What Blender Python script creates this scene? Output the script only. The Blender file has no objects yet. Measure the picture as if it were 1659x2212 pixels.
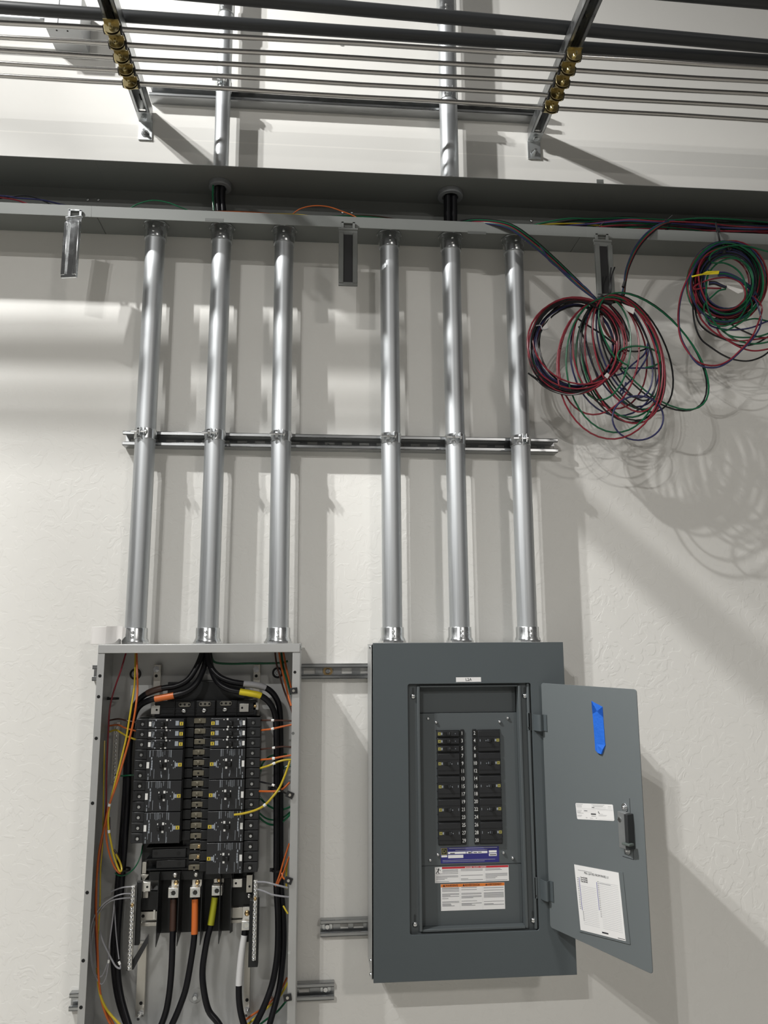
import bpy, bmesh, math, random
from mathutils import Vector, Matrix
random.seed(7)
C = bpy.context.scene.collection
SC = bpy.context.scene

# ------------------------------------------------------------------ camera
W, H, F = 1659.0, 2212.0, 1650.0
DIST, CZ = 2.19, 1.65
yaw, pit, rol = (math.radians(a) for a in (4.843, 9.534, -0.2514))
fwd = Vector((math.sin(yaw)*math.cos(pit), math.cos(yaw)*math.cos(pit), math.sin(pit)))
r0 = Vector((math.cos(yaw), -math.sin(yaw), 0))
u0 = r0.cross(fwd)
rgt = r0*math.cos(rol) + u0*math.sin(rol)
upv = u0*math.cos(rol) - r0*math.sin(rol)
CAM = Vector((0, -DIST, CZ))
cd = bpy.data.cameras.new('camera'); cam = bpy.data.objects.new('camera', cd); C.objects.link(cam)
cd.sensor_fit = 'AUTO'; cd.sensor_width = 36.0; cd.lens = 36.0*F/H
cd.clip_start = 0.02
M = Matrix((rgt, upv, -fwd)).transposed().to_4x4(); M.translation = CAM
cam.matrix_world = M
SC.camera = cam

# ------------------------------------------------------------------ world, lamps, exposure
SC.view_settings.view_transform = 'Standard'; SC.view_settings.look = 'None'
SC.view_settings.gamma = 1.0; SC.view_settings.exposure = 0.0
SC.view_settings.use_curve_mapping = False
wd = bpy.data.worlds.new('hall'); SC.world = wd; wd.use_nodes = True
wb = wd.node_tree.nodes['Background']; wb.inputs[0].default_value = (1.0, 0.975, 0.93, 1); wb.inputs[1].default_value = 0.09

def lamp(name, loc, power, size, col=(1.0, 0.985, 0.955), kind='AREA'):
    l = bpy.data.lights.new(name, kind); l.energy = power; l.color = col
    if kind == 'AREA': l.shape = 'DISK'; l.size = size
    else: l.shadow_soft_size = size/2
    o = bpy.data.objects.new(name, l); o.location = loc; C.objects.link(o)
    return o
def tuned_spread(o):
    # invented spread of the lamp by direction, shaped to set the wall brightness
    l = o.data; l.use_nodes = True; nt = l.node_tree; em = nt.nodes['Emission']
    tc = nt.nodes.new('ShaderNodeTexCoord'); sx = nt.nodes.new('ShaderNodeSeparateXYZ'); nt.links.new(tc.outputs['Normal'], sx.inputs['Vector'])
    outs = []
    for ax, pts in (('X', ((0, .62), (.22, .56), (.33, .34), (.46, .31), (.55, .58), (.66, .76), (.82, 1.0), (1, .8))), ('Z', ((0, .1), (.35, .48), (.5, .42), (.58, .42), (.68, .97), (.8, 1), (1, 1)))):
        ab = nt.nodes.new('ShaderNodeMath'); ab.operation = 'ABSOLUTE'; nt.links.new(sx.outputs[ax], ab.inputs[0])
        cr = nt.nodes.new('ShaderNodeValToRGB'); cr.color_ramp.interpolation = 'LINEAR'; e = cr.color_ramp.elements
        e[0].position = 0.0; e[0].color = (pts[0][1],)*3+(1,); e[1].position = 1.0; e[1].color = (pts[-1][1],)*3+(1,)
        for p, v in pts[1:-1]: q = e.new(p); q.color = (v, v, v, 1)
        nt.links.new(ab.outputs['Value'], cr.inputs['Fac']); outs.append(cr)
    ml = nt.nodes.new('ShaderNodeMath'); ml.operation = 'MULTIPLY'; nt.links.new(outs[0].outputs['Color'], ml.inputs[0]); nt.links.new(outs[1].outputs['Color'], ml.inputs[1])
    m2 = nt.nodes.new('ShaderNodeMath'); m2.operation = 'MULTIPLY'; m2.inputs[1].default_value = 2.6
    nt.links.new(ml.outputs['Value'], m2.inputs[0]); nt.links.new(m2.outputs['Value'], em.inputs['Strength'])
tuned_spread(lamp('bay_lamp_near', (-1.70, -1.36, 4.32), 215, 0.05, (1.0, 0.995, 0.975), 'POINT'))
tuned_spread(lamp('bay_lamp_near_twin', (-1.90, -1.30, 4.32), 145, 0.05, (1.0, 0.995, 0.975), 'POINT'))
lamp('bay_lamp_far', (-1.62, -4.7, 4.35), 84, 0.06)
lamp('bay_lamp_far_twin', (-1.90, -4.7, 4.35), 52, 0.06)
lamp('fill_lamp_right', (2.6, -6.4, 4.35), 140, 0.6, (1.0, 0.955, 0.90))  # added unseen lamp that lifts the brightness towards the right of the wall

# ------------------------------------------------------------------ picture -> place helpers (real depth d, metres out of the wall)
def P(x, y, d):
    v = rgt*(x-W/2) - upv*(y-H/2) + fwd*F
    return CAM + v*((-d-CAM.y)/v.y)
def PZ(x, y, z):
    v = rgt*(x-W/2) - upv*(y-H/2) + fwd*F
    return CAM + v*((z-CAM.z)/v.z)
def WR(x0, y0, x1, y1, d):
    xm, ym = (x0+x1)/2, (y0+y1)/2
    return P(x0, ym, d).x, P(x1, ym, d).x, P(xm, y1, d).z, P(xm, y0, d).z

# ------------------------------------------------------------------ materials
def lin(c):
    c /= 255.0
    return c/12.92 if c <= 0.04045 else ((c+0.055)/1.055)**2.4
def srgb(r, g, b): return (lin(r), lin(g), lin(b), 1)
def mat(name, col, rough=0.5, metal=0.0, var=0.0, scale=(8, 8, 8), bump=0.0, bscale=60, rvar=0.0, spec=0.5):
    m = bpy.data.materials.new(name); m.use_nodes = True
    nt = m.node_tree; b = nt.nodes['Principled BSDF']
    b.inputs['Base Color'].default_value = col; b.inputs['Roughness'].default_value = rough
    b.inputs['Metallic'].default_value = metal; b.inputs['Specular IOR Level'].default_value = spec
    if var or rvar or bump:
        tc = nt.nodes.new('ShaderNodeTexCoord'); mp = nt.nodes.new('ShaderNodeMapping')
        mp.inputs['Scale'].default_value = scale
        nt.links.new(tc.outputs['Object'], mp.inputs['Vector'])
        n = nt.nodes.new('ShaderNodeTexNoise'); n.inputs['Scale'].default_value = 1.0; n.inputs['Detail'].default_value = 4
        nt.links.new(mp.outputs['Vector'], n.inputs['Vector'])
    if var:
        cr = nt.nodes.new('ShaderNodeMix'); cr.data_type = 'RGBA'
        cr.inputs['A'].default_value = tuple(c*(1-var) for c in col[:3])+(1,)
        cr.inputs['B'].default_value = tuple(min(1, c*(1+var)) for c in col[:3])+(1,)
        nt.links.new(n.outputs['Fac'], cr.inputs['Factor']); nt.links.new(cr.outputs['Result'], b.inputs['Base Color'])
    if rvar:
        mr = nt.nodes.new('ShaderNodeMapRange'); mr.inputs['From Min'].default_value = 0.3; mr.inputs['From Max'].default_value = 0.7
        mr.inputs['To Min'].default_value = max(0.02, rough-rvar); mr.inputs['To Max'].default_value = min(1, rough+rvar)
        nt.links.new(n.outputs['Fac'], mr.inputs['Value']); nt.links.new(mr.outputs['Result'], b.inputs['Roughness'])
    if bump:
        n2 = nt.nodes.new('ShaderNodeTexNoise'); n2.inputs['Scale'].default_value = bscale; n2.inputs['Detail'].default_value = 3
        nt.links.new(tc.outputs['Object'], n2.inputs['Vector'])
        bp = nt.nodes.new('ShaderNodeBump'); bp.inputs['Strength'].default_value = bump; bp.inputs['Distance'].default_value = 0.002
        nt.links.new(n2.outputs['Fac'], bp.inputs['Height']); nt.links.new(bp.outputs['Normal'], b.inputs['Normal'])
    return m

def wall_material():
    m = bpy.data.materials.new('knockdown plaster'); m.use_nodes = True
    nt = m.node_tree; L = nt.links; b = nt.nodes['Principled BSDF']
    b.inputs['Roughness'].default_value = 0.62; b.inputs['Specular IOR Level'].default_value = 0.3
    tc = nt.nodes.new('ShaderNodeTexCoord')
    # warm white paint with faint mottling
    n0 = nt.nodes.new('ShaderNodeTexNoise'); n0.inputs['Scale'].default_value = 1.6; n0.inputs['Detail'].default_value = 5
    L.new(tc.outputs['Object'], n0.inputs['Vector'])
    mx = nt.nodes.new('ShaderNodeMix'); mx.data_type = 'RGBA'
    mx.inputs['A'].default_value = srgb(227, 225, 220); mx.inputs['B'].default_value = srgb(234, 233, 229)
    L.new(n0.outputs['Fac'], mx.inputs['Factor'])
    sj = nt.nodes.new('ShaderNodeSeparateXYZ'); L.new(tc.outputs['Object'], sj.inputs['Vector'])
    cj = nt.nodes.new('ShaderNodeMath'); cj.operation = 'COMPARE'; cj.inputs[1].default_value = JOINT; cj.inputs[2].default_value = 0.0022; L.new(sj.outputs['Z'], cj.inputs[0])
    mj = nt.nodes.new('ShaderNodeMix'); mj.data_type = 'RGBA'; mj.inputs['B'].default_value = srgb(240, 238, 233)
    L.new(cj.outputs['Value'], mj.inputs['Factor']); L.new(mx.outputs['Result'], mj.inputs['A']); L.new(mj.outputs['Result'], b.inputs['Base Color'])
    # knockdown relief: distorted flats
    n1 = nt.nodes.new('ShaderNodeTexNoise'); n1.inputs['Scale'].default_value = 26; n1.inputs['Detail'].default_value = 2.5; n1.inputs['Distortion'].default_value = 1.1
    L.new(tc.outputs['Object'], n1.inputs['Vector'])
    cr = nt.nodes.new('ShaderNodeMapRange'); cr.interpolation_type = 'SMOOTHSTEP'
    cr.inputs['From Min'].default_value = 0.47; cr.inputs['From Max'].default_value = 0.53
    L.new(n1.outputs['Fac'], cr.inputs['Value'])
    # smoother trowelled plaster higher up the wall
    sx = nt.nodes.new('ShaderNodeSeparateXYZ'); L.new(tc.outputs['Object'], sx.inputs['Vector'])
    mr = nt.nodes.new('ShaderNodeMapRange'); mr.inputs['From Min'].default_value = 2.1; mr.inputs['From Max'].default_value = 2.7
    mr.inputs['To Min'].default_value = 0.32; mr.inputs['To Max'].default_value = 0.04
    L.new(sx.outputs['Z'], mr.inputs['Value'])
    n3 = nt.nodes.new('ShaderNodeTexNoise'); n3.inputs['Scale'].default_value = 3.2; L.new(tc.outputs['Object'], n3.inputs['Vector'])
    mm = nt.nodes.new('ShaderNodeMath'); mm.operation = 'MULTIPLY'; L.new(mr.outputs['Result'], mm.inputs[0]); L.new(n3.outputs['Fac'], mm.inputs[1])
    bp = nt.nodes.new('ShaderNodeBump'); bp.inputs['Distance'].default_value = 0.0022
    L.new(mm.outputs['Value'], bp.inputs['Strength']); L.new(cr.outputs['Result'], bp.inputs['Height'])
    n2 = nt.nodes.new('ShaderNodeTexNoise'); n2.inputs['Scale'].default_value = 7; n2.inputs['Detail'].default_value = 4; L.new(tc.outputs['Object'], n2.inputs['Vector'])
    bp2 = nt.nodes.new('ShaderNodeBump'); bp2.inputs['Strength'].default_value = 0.12; bp2.inputs['Distance'].default_value = 0.004
    L.new(n2.outputs['Fac'], bp2.inputs['Height']); L.new(bp.outputs['Normal'], bp2.inputs['Normal']); L.new(bp2.outputs['Normal'], b.inputs['Normal'])
    return m

JOINT = P(800, 322, 0).z
WALL = wall_material()
CONC = mat('concrete floor', srgb(168, 166, 160), 0.6, var=0.12, scale=(2, 2, 2))
EMT = mat('galvanised conduit', (0.57, 0.59, 0.605, 1), 0.50, 1.0, var=0.10, scale=(90, 90, 1.6), rvar=0.07)
STEEL = mat('zinc fitting', (0.66, 0.68, 0.69, 1), 0.24, 1.0, var=0.08, scale=(40, 40, 40), rvar=0.08)
BRIGHT = mat('bright zinc', (0.78, 0.79, 0.80, 1), 0.2, 1.0)
STRUT = mat('strut channel steel', (0.44, 0.45, 0.455, 1), 0.33, 1.0, var=0.16, scale=(5, 40, 40), rvar=0.09)
STAIN = mat('stainless tube', (0.56, 0.545, 0.525, 1), 0.22, 1.0)
BRASS = mat('yellow zinc clamp', (0.46, 0.39, 0.22, 1), 0.28, 1.0, var=0.15, scale=(30, 30, 30))
BRASSS = mat('brass screw', (0.62, 0.44, 0.22, 1), 0.3, 1.0)
RUBBER = mat('black rubber', (0.012, 0.012, 0.013, 1), 0.6)
BLACKPIPE = mat('dark pipe', (0.030, 0.032, 0.034, 1), 0.42, var=0.15, scale=(3, 30, 30))
TROUGH = mat('wireway grey paint', (0.185, 0.193, 0.185, 1), 0.58, var=0.04, scale=(5, 5, 5), spec=0.25)
PANEL = mat('panel grey paint', (0.078, 0.093, 0.100, 1), 0.5, var=0.03, scale=(6, 6, 6), bump=0.05, bscale=500)
PANEL2 = mat('deadfront grey paint', (0.085, 0.097, 0.102, 1), 0.48)
GALV = mat('galvanised box sheet', (0.55, 0.555, 0.55, 1), 0.5, 0.75, var=0.10, scale=(9, 9, 9))
RAIL = mat('plated rail', (0.62, 0.60, 0.55, 1), 0.36, 0.9, var=0.1, scale=(20, 20, 5))
LUG = mat('aluminium lug', (0.80, 0.79, 0.75, 1), 0.32, 0.85)
TAN = mat('tinned bus', (0.17, 0.155, 0.115, 1), 0.42, 0.4)
PLAST = mat('black moulded plastic', (0.014, 0.015, 0.016, 1), 0.38, spec=0.4)
PLAST2 = mat('charcoal moulded plastic', (0.021, 0.022, 0.024, 1), 0.33, spec=0.45)
HOLE = mat('deep hole', (0.003, 0.003, 0.003, 1), 0.8)
CABLE = mat('black cable jacket', (0.007, 0.007, 0.009, 1), 0.36, spec=0.3)
WHITE = mat('white print', (0.80, 0.80, 0.78, 1), 0.5)
PRINT = mat('grey print', (0.33, 0.36, 0.40, 1), 0.5)
INK = mat('black ink', (0.02, 0.02, 0.025, 1), 0.6)
GREYINK = mat('grey ink', (0.22, 0.22, 0.23, 1), 0.6)
BLUEINK = mat('blue ink', (0.05, 0.05, 0.30, 1), 0.6)
YEL = mat('yellow print', (0.75, 0.58, 0.06, 1), 0.5)
YELD = mat('dull yellow print', (0.30, 0.27, 0.07, 1), 0.5)
REDP = mat('red print', (0.52, 0.02, 0.03, 1), 0.5)
ORAP = mat('orange print', (0.72, 0.20, 0.03, 1), 0.5)
BLUEP = mat('blue label', (0.030, 0.028, 0.19, 1), 0.45)
BTAPE = mat('blue tape', (0.015, 0.135, 0.62, 1), 0.6, var=0.10, scale=(60, 60, 60), bump=0.4, bscale=180)
PAPER = mat('white paper', (0.80, 0.79, 0.78, 1), 0.7)
LABELG = mat('label print', (0.45, 0.45, 0.45, 1), 0.6)
WTAPE = mat('masking tape', (0.78, 0.76, 0.74, 1), 0.55)
BUSHG = mat('grey bushing', (0.22, 0.23, 0.24, 1), 0.5)
W_RED = mat('red insulation', (0.22, 0.022, 0.035, 1), 0.25)
W_GRN = mat('green insulation', (0.008, 0.105, 0.045, 1), 0.25)
W_BLU = mat('blue insulation', (0.030, 0.032, 0.10, 1), 0.25)
W_BLK = mat('black insulation', (0.009, 0.009, 0.010, 1), 0.25)
W_YEL = mat('yellow insulation', (0.56, 0.42, 0.03, 1), 0.3)
W_ORA = mat('orange insulation', (0.52, 0.12, 0.025, 1), 0.3)
W_BRN = mat('brown insulation', (0.055, 0.022, 0.015, 1), 0.3)
W_GRY = mat('grey insulation', (0.30, 0.30, 0.32, 1), 0.3)
CTAPE = {'brown': mat('brown tape', (0.055, 0.028, 0.02, 1), 0.4), 'orange': mat('orange tape', (0.62, 0.15, 0.03, 1), 0.4),
         'yellow': mat('yellow tape', (0.72, 0.58, 0.02, 1), 0.4), 'olive': mat('lime yellow tape', (0.36, 0.36, 0.02, 1), 0.4), 'grey': mat('grey tape', (0.36, 0.36, 0.38, 1), 0.4),
         'white': mat('white tape', (0.66, 0.66, 0.66, 1), 0.4)}

# ------------------------------------------------------------------ mesh builder
ORG = {}
class MB:
    def __init__(s): s.v = []; s.f = []
    def add(s, vs, fs):
        o = len(s.v); s.v += [Vector(v) for v in vs]; s.f += [tuple(i+o for i in f) for f in fs]; return s
    def box(s, xa, xb, d0, d1, za, zb, c=0.0):
        """d0 (wall side) .. d1 (room side) are distances out of the wall; c chamfers the room-side edges"""
        if c <= 0:
            vs = [(x, -d, z) for d in (d0, d1) for z in (za, zb) for x in (xa, xb)]
            return s.add(vs, [(0, 2, 3, 1), (4, 5, 7, 6), (0, 1, 5, 4), (2, 6, 7, 3), (0, 4, 6, 2), (1, 3, 7, 5)])
        rings = [(d0, 0), (d1-c, 0), (d1, c)]
        vs = []
        for d, k in rings: vs += [(xa+k, -d, za+k), (xb-k, -d, za+k), (xb-k, -d, zb-k), (xa+k, -d, zb-k)]
        fs = [(3, 2, 1, 0), (8, 9, 10, 11)]
        for i in (0, 4):
            for j in range(4): fs.append((i+j, i+(j+1) % 4, i+4+(j+1) % 4, i+4+j))
        return s.add(vs, fs)
    def obox(s, c, ax, ay, az):
        """box about centre c with half-vectors"""
        c = Vector(c); ax, ay, az = Vector(ax), Vector(ay), Vector(az)
        vs = [c+ax*i+ay*j+az*k for k in (-1, 1) for j in (-1, 1) for i in (-1, 1)]
        return s.add(vs, [(0, 2, 3, 1), (4, 5, 7, 6), (0, 1, 5, 4), (2, 6, 7, 3), (0, 4, 6, 2), (1, 3, 7, 5)])
    def tube(s, pts, r, n=8, cap=True, rr=None):
        pts = [Vector(p) for p in pts]; rings = []
        t0 = (pts[1]-pts[0]).normalized()
        a = Vector((0, 0, 1)) if abs(t0.z) < 0.9 else Vector((1, 0, 0))
        nrm = (a - t0*a.dot(t0)).normalized()
        for i, p in enumerate(pts):
            t = (pts[min(i+1, len(pts)-1)]-pts[max(i-1, 0)])
            if t.length < 1e-9: t = t0
            t.normalize(); nrm = (nrm - t*nrm.dot(t))
            if nrm.length < 1e-6: nrm = t.orthogonal()
            nrm.normalize(); b = t.cross(nrm); q = rr[i] if rr else r
            rings.append([p+(nrm*math.cos(2*math.pi*k/n)+b*math.sin(2*math.pi*k/n))*q for k in range(n)])
        vs = [v for R in rings for v in R]; fs = []
        for i in range(len(rings)-1):
            for k in range(n):
                fs.append((i*n+k, i*n+(k+1) % n, (i+1)*n+(k+1) % n, (i+1)*n+k))
        if cap: fs += [tuple(range(n-1, -1, -1)), tuple((len(rings)-1)*n+k for k in range(n))]
        return s.add(vs, fs)
    def cyl(s, p0, p1, r, n=16, r2=None):
        return s.tube([p0, p1], r, n, True, [r, r if r2 is None else r2])
    def lathe(s, c, axis, prof, n=24):
        """prof: list of (height along axis, radius)"""
        c, axis = Vector(c), Vector(axis).normalized(); a = axis.orthogonal().normalized(); b = axis.cross(a)
        vs = []; fs = []
        for h, r in prof:
            vs += [c+axis*h+(a*math.cos(2*math.pi*k/n)+b*math.sin(2*math.pi*k/n))*max(r, 1e-5) for k in range(n)]
        for i in range(len(prof)-1):
            for k in range(n): fs.append((i*n+k, i*n+(k+1) % n, (i+1)*n+(k+1) % n, (i+1)*n+k))
        fs += [tuple(range(n-1, -1, -1)), tuple((len(prof)-1)*n+k for k in range(n))]
        return s.add(vs, fs)
    def ring(s, c, axis, ro, ri, h, n=24):
        c, axis = Vector(c), Vector(axis).normalized(); a = axis.orthogonal().normalized(); b = axis.cross(a)
        vs = []; fs = []
        for hh, r in ((0, ro), (h, ro), (h, ri), (0, ri)):
            vs += [c+axis*hh+(a*math.cos(2*math.pi*k/n)+b*math.sin(2*math.pi*k/n))*r for k in range(n)]
        for i in range(4):
            j = (i+1) % 4
            for k in range(n): fs.append((i*n+k, i*n+(k+1) % n, j*n+(k+1) % n, j*n+k))
        return s.add(vs, fs)
    def prism(s, out, d0, d1):
        """outline of (x, z) extruded from depth d0 to d1"""
        n = len(out); vs = [(x, -d0, z) for x, z in out]+[(x, -d1, z) for x, z in out]
        fs = [tuple(range(n-1, -1, -1)), tuple(range(n, 2*n))]+[(i, (i+1) % n, n+(i+1) % n, n+i) for i in range(n)]
        return s.add(vs, fs)
    def frame(s, o, i, d0, d1):
        """o, i: (xa, xb, za, zb) outer and inner rectangles"""
        vs = []
        for d in (d0, d1):
            for R in (o, i): vs += [(R[0], -d, R[2]), (R[1], -d, R[2]), (R[1], -d, R[3]), (R[0], -d, R[3])]
        fs = []
        for k in range(4):
            j = (k+1) % 4
            fs += [(k, j, 4+j, 4+k), (8+k, 12+k, 12+j, 8+j), (k, 8+k, 8+j, j), (4+k, 4+j, 12+j, 12+k)]
        return s.add(vs, fs)
    def sheet(s, prof, x0, x1, th=None):
        """extrude open (d, z) profile with thickness along X"""
        n = len(prof); offs = []
        for i in range(n):
            a = Vector(prof[max(i-1, 0)]); b = Vector(prof[min(i+1, n-1)]); t = (b-a).normalized(); offs.append(Vector((-t.y, t.x))*th)
        lo = [Vector(p) for p in prof]; hi = [Vector(p)+o for p, o in zip(prof, offs)]
        loop = lo+hi[::-1]; m = len(loop)
        vs = [(x, -q.x, q.y) for x in (x0, x1) for q in loop]
        fs = [(i, (i+1) % m, m+(i+1) % m, m+i) for i in range(m)]
        for i in range(n-1):
            j = m-1-i
            fs += [(i, j, j-1, i+1), (m+i, m+i+1, m+j-1, m+j)]
        return s.add(vs, fs)
    def build(s, name, m, parent=None, smooth=35, bevel=0.0, label=None, kind=None):
        org = ORG.get(parent, Vector((0, 0, 0)))
        me = bpy.data.meshes.new(name); me.from_pydata([tuple(v-org) for v in s.v], [], s.f); me.update()
        bm = bmesh.new(); bm.from_mesh(me); bmesh.ops.recalc_face_normals(bm, faces=bm.faces); bm.to_mesh(me); bm.free()
        if smooth:
            me.shade_smooth(); me.set_sharp_from_angle(angle=math.radians(smooth))
        me.materials.append(m)
        o = bpy.data.objects.new(name, me); C.objects.link(o)
        if parent is not None: o.parent = parent; ORG[o] = org
        if bevel:
            b = o.modifiers.new('edge', 'BEVEL'); b.width = bevel; b.segments = 2; b.limit_method = 'ANGLE'; b.angle_limit = math.radians(40)
        if label: o['label'] = label
        if kind: o['kind'] = kind
        return o

def thing(name, label, cat, loc=(0, 0, 0), group=None):
    o = bpy.data.objects.new(name, None); o.empty_display_size = 0.02; C.objects.link(o)
    o.location = loc; ORG[o] = Vector(loc); o['label'] = label; o['category'] = cat
    if group: o['group'] = group
    return o
def tag(o, label, cat, group=None):
    o['label'] = label; o['category'] = cat
    if group: o['group'] = group
    return o
def struct(o): o['kind'] = 'structure'; return o
def dup(root, loc, label=None, group=None):
    r = root.copy(); C.objects.link(r); r.location = loc
    if label: r['label'] = label
    if group: r['group'] = group
    for ch in list(root.children):
        c = ch.copy(); C.objects.link(c); c.parent = r
        for g in list(ch.children):
            d = g.copy(); C.objects.link(d); d.parent = c
    return r

def spline(pts, k=6):
    pts = [Vector(p) for p in pts]; out = []; n = len(pts)
    if n < 3: return pts
    for i in range(n-1):
        p0, p1, p2, p3 = pts[max(i-1, 0)], pts[i], pts[i+1], pts[min(i+2, n-1)]
        for j in range(k):
            t = j/k
            out.append(0.5*((2*p1)+(p2-p0)*t+(2*p0-5*p1+4*p2-p3)*t*t+(3*p1-p0-3*p2+p3)*t**3))
    out.append(pts[-1]); return out
def pxl(seq, dd=None): return [P(q[0], q[1], q[2] if len(q) > 2 else dd) for q in seq]

TXT = {}
def text(body, size, name, m, parent, loc, rot=None, th=0.0002, align='CENTER', label=None, sx=1.0):
    """flat lettering as a mesh standing on the surface; rot maps local x,y,z axes (default: facing the room)"""
    cu = bpy.data.curves.new('t', 'FONT'); cu.body = body; cu.size = size; cu.align_x = align; cu.align_y = 'CENTER'; cu.extrude = th; cu.resolution_u = 2
    ob = bpy.data.objects.new('t', cu); C.objects.link(ob)
    dg = bpy.context.evaluated_depsgraph_get(); me = bpy.data.meshes.new_from_object(ob.evaluated_get(dg))
    bpy.data.objects.remove(ob); bpy.data.curves.remove(cu)
    R = rot if rot is not None else Matrix(((1, 0, 0), (0, 0, -1), (0, 1, 0)))
    org = ORG.get(parent, Vector((0, 0, 0)))
    for v in me.vertices: v.co = R @ Vector((v.co.x*sx, v.co.y, v.co.z)) + Vector(loc) - org
    me.name = name; me.materials.clear(); me.materials.append(m)
    o = bpy.data.objects.new(name, me); C.objects.link(o)
    if parent is not None: o.parent = parent; ORG[o] = org
    if label: o['label'] = label
    return o

def screw(parent, c, r, axis=(0, -1, 0), m=None, name='screw', h=None, slot=True):
    h = h or r*0.55
    b = MB(); b.lathe(c, axis, [(0, r), (h*0.5, r), (h*0.85, r*0.75), (h, r*0.35)], 12)
    return b.build(name, m or BRIGHT, parent, smooth=50)

# ================================================================== SETTING
b = MB(); b.add([(-6, 0, 0), (6, 0, 0), (6, 0, 6.5), (-6, 0, 6.5), (-6, 0.2, 0), (6, 0.2, 0), (6, 0.2, 6.5), (-6, 0.2, 6.5)],
    [(0, 1, 2, 3), (7, 6, 5, 4), (0, 4, 5, 1), (3, 2, 6, 7), (0, 3, 7, 4), (1, 5, 6, 2)])
struct(b.build('wall_back', WALL, smooth=0))
b = MB(); b.add([(-6, 0, 0), (6, 0, 0), (6, -9, 0), (-6, -9, 0), (-6, 0, -0.1), (6, 0, -0.1), (6, -9, -0.1), (-6, -9, -0.1)],
    [(0, 3, 2, 1), (4, 5, 6, 7), (0, 1, 5, 4), (3, 7, 6, 2), (0, 4, 7, 3), (1, 2, 6, 5)])
struct(b.build('floor', CONC, smooth=0))

# ================================================================== WIREWAY (three lengths)
WZT, WZB, WD, WB = 3.003, 2.857, 0.15, 0.003
xs = [-1.75, P(197, 468, WD).x, P(1268, 521, WD).x, 2.6]
lipz = 0.031
def wireway(i, label):
    xa, xb = xs[i], xs[i+1]
    t = thing('wireway', label, 'wireway', ((xa+xb)/2, -0.003, WZB), 'lengths of grey wireway along the wall')
    th = 0.0018
    b = MB(); b.box(xa, xb, WB, WB+th, WZB, WZT); b.build('back_panel', TROUGH, t)
    b = MB(); b.box(xa, xb, WB+th, WD, WZT-th, WZT); b.build('top_panel', TROUGH, t, bevel=0.0006)
    b = MB(); b.box(xa+0.0012, xb-0.0012, WB+th, WD-th, WZB, WZB+th); b.build('bottom_panel', TROUGH, t)
    # front flange: hangs below the bottom panel and carries the cover hinges
    b = MB(); b.box(xa, xb, WD-th, WD, WZB-lipz, WZB+0.003); b.build('front_flange', TROUGH, t, bevel=0.0005)
    return t
ww = [wireway(0, 'left length of open grey wireway, ending beside the shiny tilted hanging latch'),
      wireway(1, 'middle length of open grey wireway over the six lower conduits'),
      wireway(2, 'right length of open grey wireway above the two wire coils')]
for xj in (xs[1], xs[2]):
    b = MB(); b.box(xj-0.018, xj+0.018, WB+0.003, WD-0.003, WZB+0.002, WZB+0.0034); b.build('joint_plate', TROUGH, ww[1])
# faint inner fold along the back, screws, embossed slots
for i, w in enumerate(ww):
    b = MB(); b.box(xs[i]+0.001, xs[i+1]-0.001, WB+0.0018, WB+0.0034, WZB+0.002, WZB+0.062); b.build('back_fold', TROUGH, w, bevel=0.0006)
for wi, px, py in ((0, 189, 431), (1, 212, 431), (1, 740, 459), (1, 760, 459), (1, 1148, 477)):
    screw(ww[wi], P(px, py, WB+0.004), 0.0042, m=STEEL)
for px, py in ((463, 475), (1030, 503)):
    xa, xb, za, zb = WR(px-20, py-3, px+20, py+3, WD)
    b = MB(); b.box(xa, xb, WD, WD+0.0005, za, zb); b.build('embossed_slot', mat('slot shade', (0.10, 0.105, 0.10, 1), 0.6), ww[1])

def latch(parent, px, py0, py1, wpx, tilt, shiny):
    """swing latch hanging from the flange: loop, pin, frame with ribs and a recessed band"""
    top = P(px, py0, WD+0.004); bot = P(px, py1, WD+0.004+0.0)
    L = top.z-bot.z; w = wpx/2*1.0
    up = Vector((0, 0, 1)); xv = Vector((1, 0, 0)); yv = Vector((0, -1, 0))
    R = Matrix.Rotation(tilt[0], 3, 'X') @ Matrix.Rotation(tilt[1], 3, 'Z') @ Matrix.Rotation(tilt[2], 3, 'Y')
    ex, ey, ez = R @ xv, R @ yv, R @ up
    frame_m = STEEL if shiny else TROUGH
    o = top+ey*0.004
    root = MB()
    root.obox(o-ez*(L/2), ex*w, ey*0.0012, ez*(L/2))
    lat = root.build('latch', frame_m, parent, bevel=0.0008, label='shiny tilted latch plate' if shiny else None)
    for s_ in (-1, 1):
        b = MB(); b.obox(o-ez*(L*0.52)+ex*(s_*w*0.74)+ey*0.004, ex*(w*0.26), ey*0.0045, ez*(L*0.44)); b.build('rib', frame_m, lat, bevel=0.002)
    b = MB(); b.obox(o-ez*(L*0.52)+ey*0.0016, ex*(w*0.46), ey*0.0006, ez*(L*0.42)); b.build('band', STEEL if shiny else RUBBER, lat)
    b = MB(); b.obox(o-ez*(L*0.97)+ey*0.003, ex*w, ey*0.003, ez*(L*0.03)); b.build('foot', frame_m, lat, bevel=0.001)
    b = MB(); b.cyl(o-ex*(w*1.02), o+ex*(w*1.02), 0.0042, 12); b.build('pin', frame_m, lat)
    b = MB()
    for s_ in (-1, 1): b.obox(top+Vector((s_*w*0.6, -0.001, 0.012)), (w*0.12, 0, 0), (0, 0.003, 0), (0, 0, 0.011))
    b.obox(top+Vector((0, -0.001, 0.022)), (w*0.75, 0, 0), (0, 0.003, 0), (0, 0, 0.002)); b.build('loop', frame_m, lat)
latch(ww[0], 162, 471, 596, 0.050, (0.10, -0.35, 0.05), True)
latch(ww[1], 752, 497, 620, 0.054, (0.0, 0.0, 0.0), False)
latch(ww[2], 1300, 522, 645, 0.054, (0.0, 0.05, 0.0), False)
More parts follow.
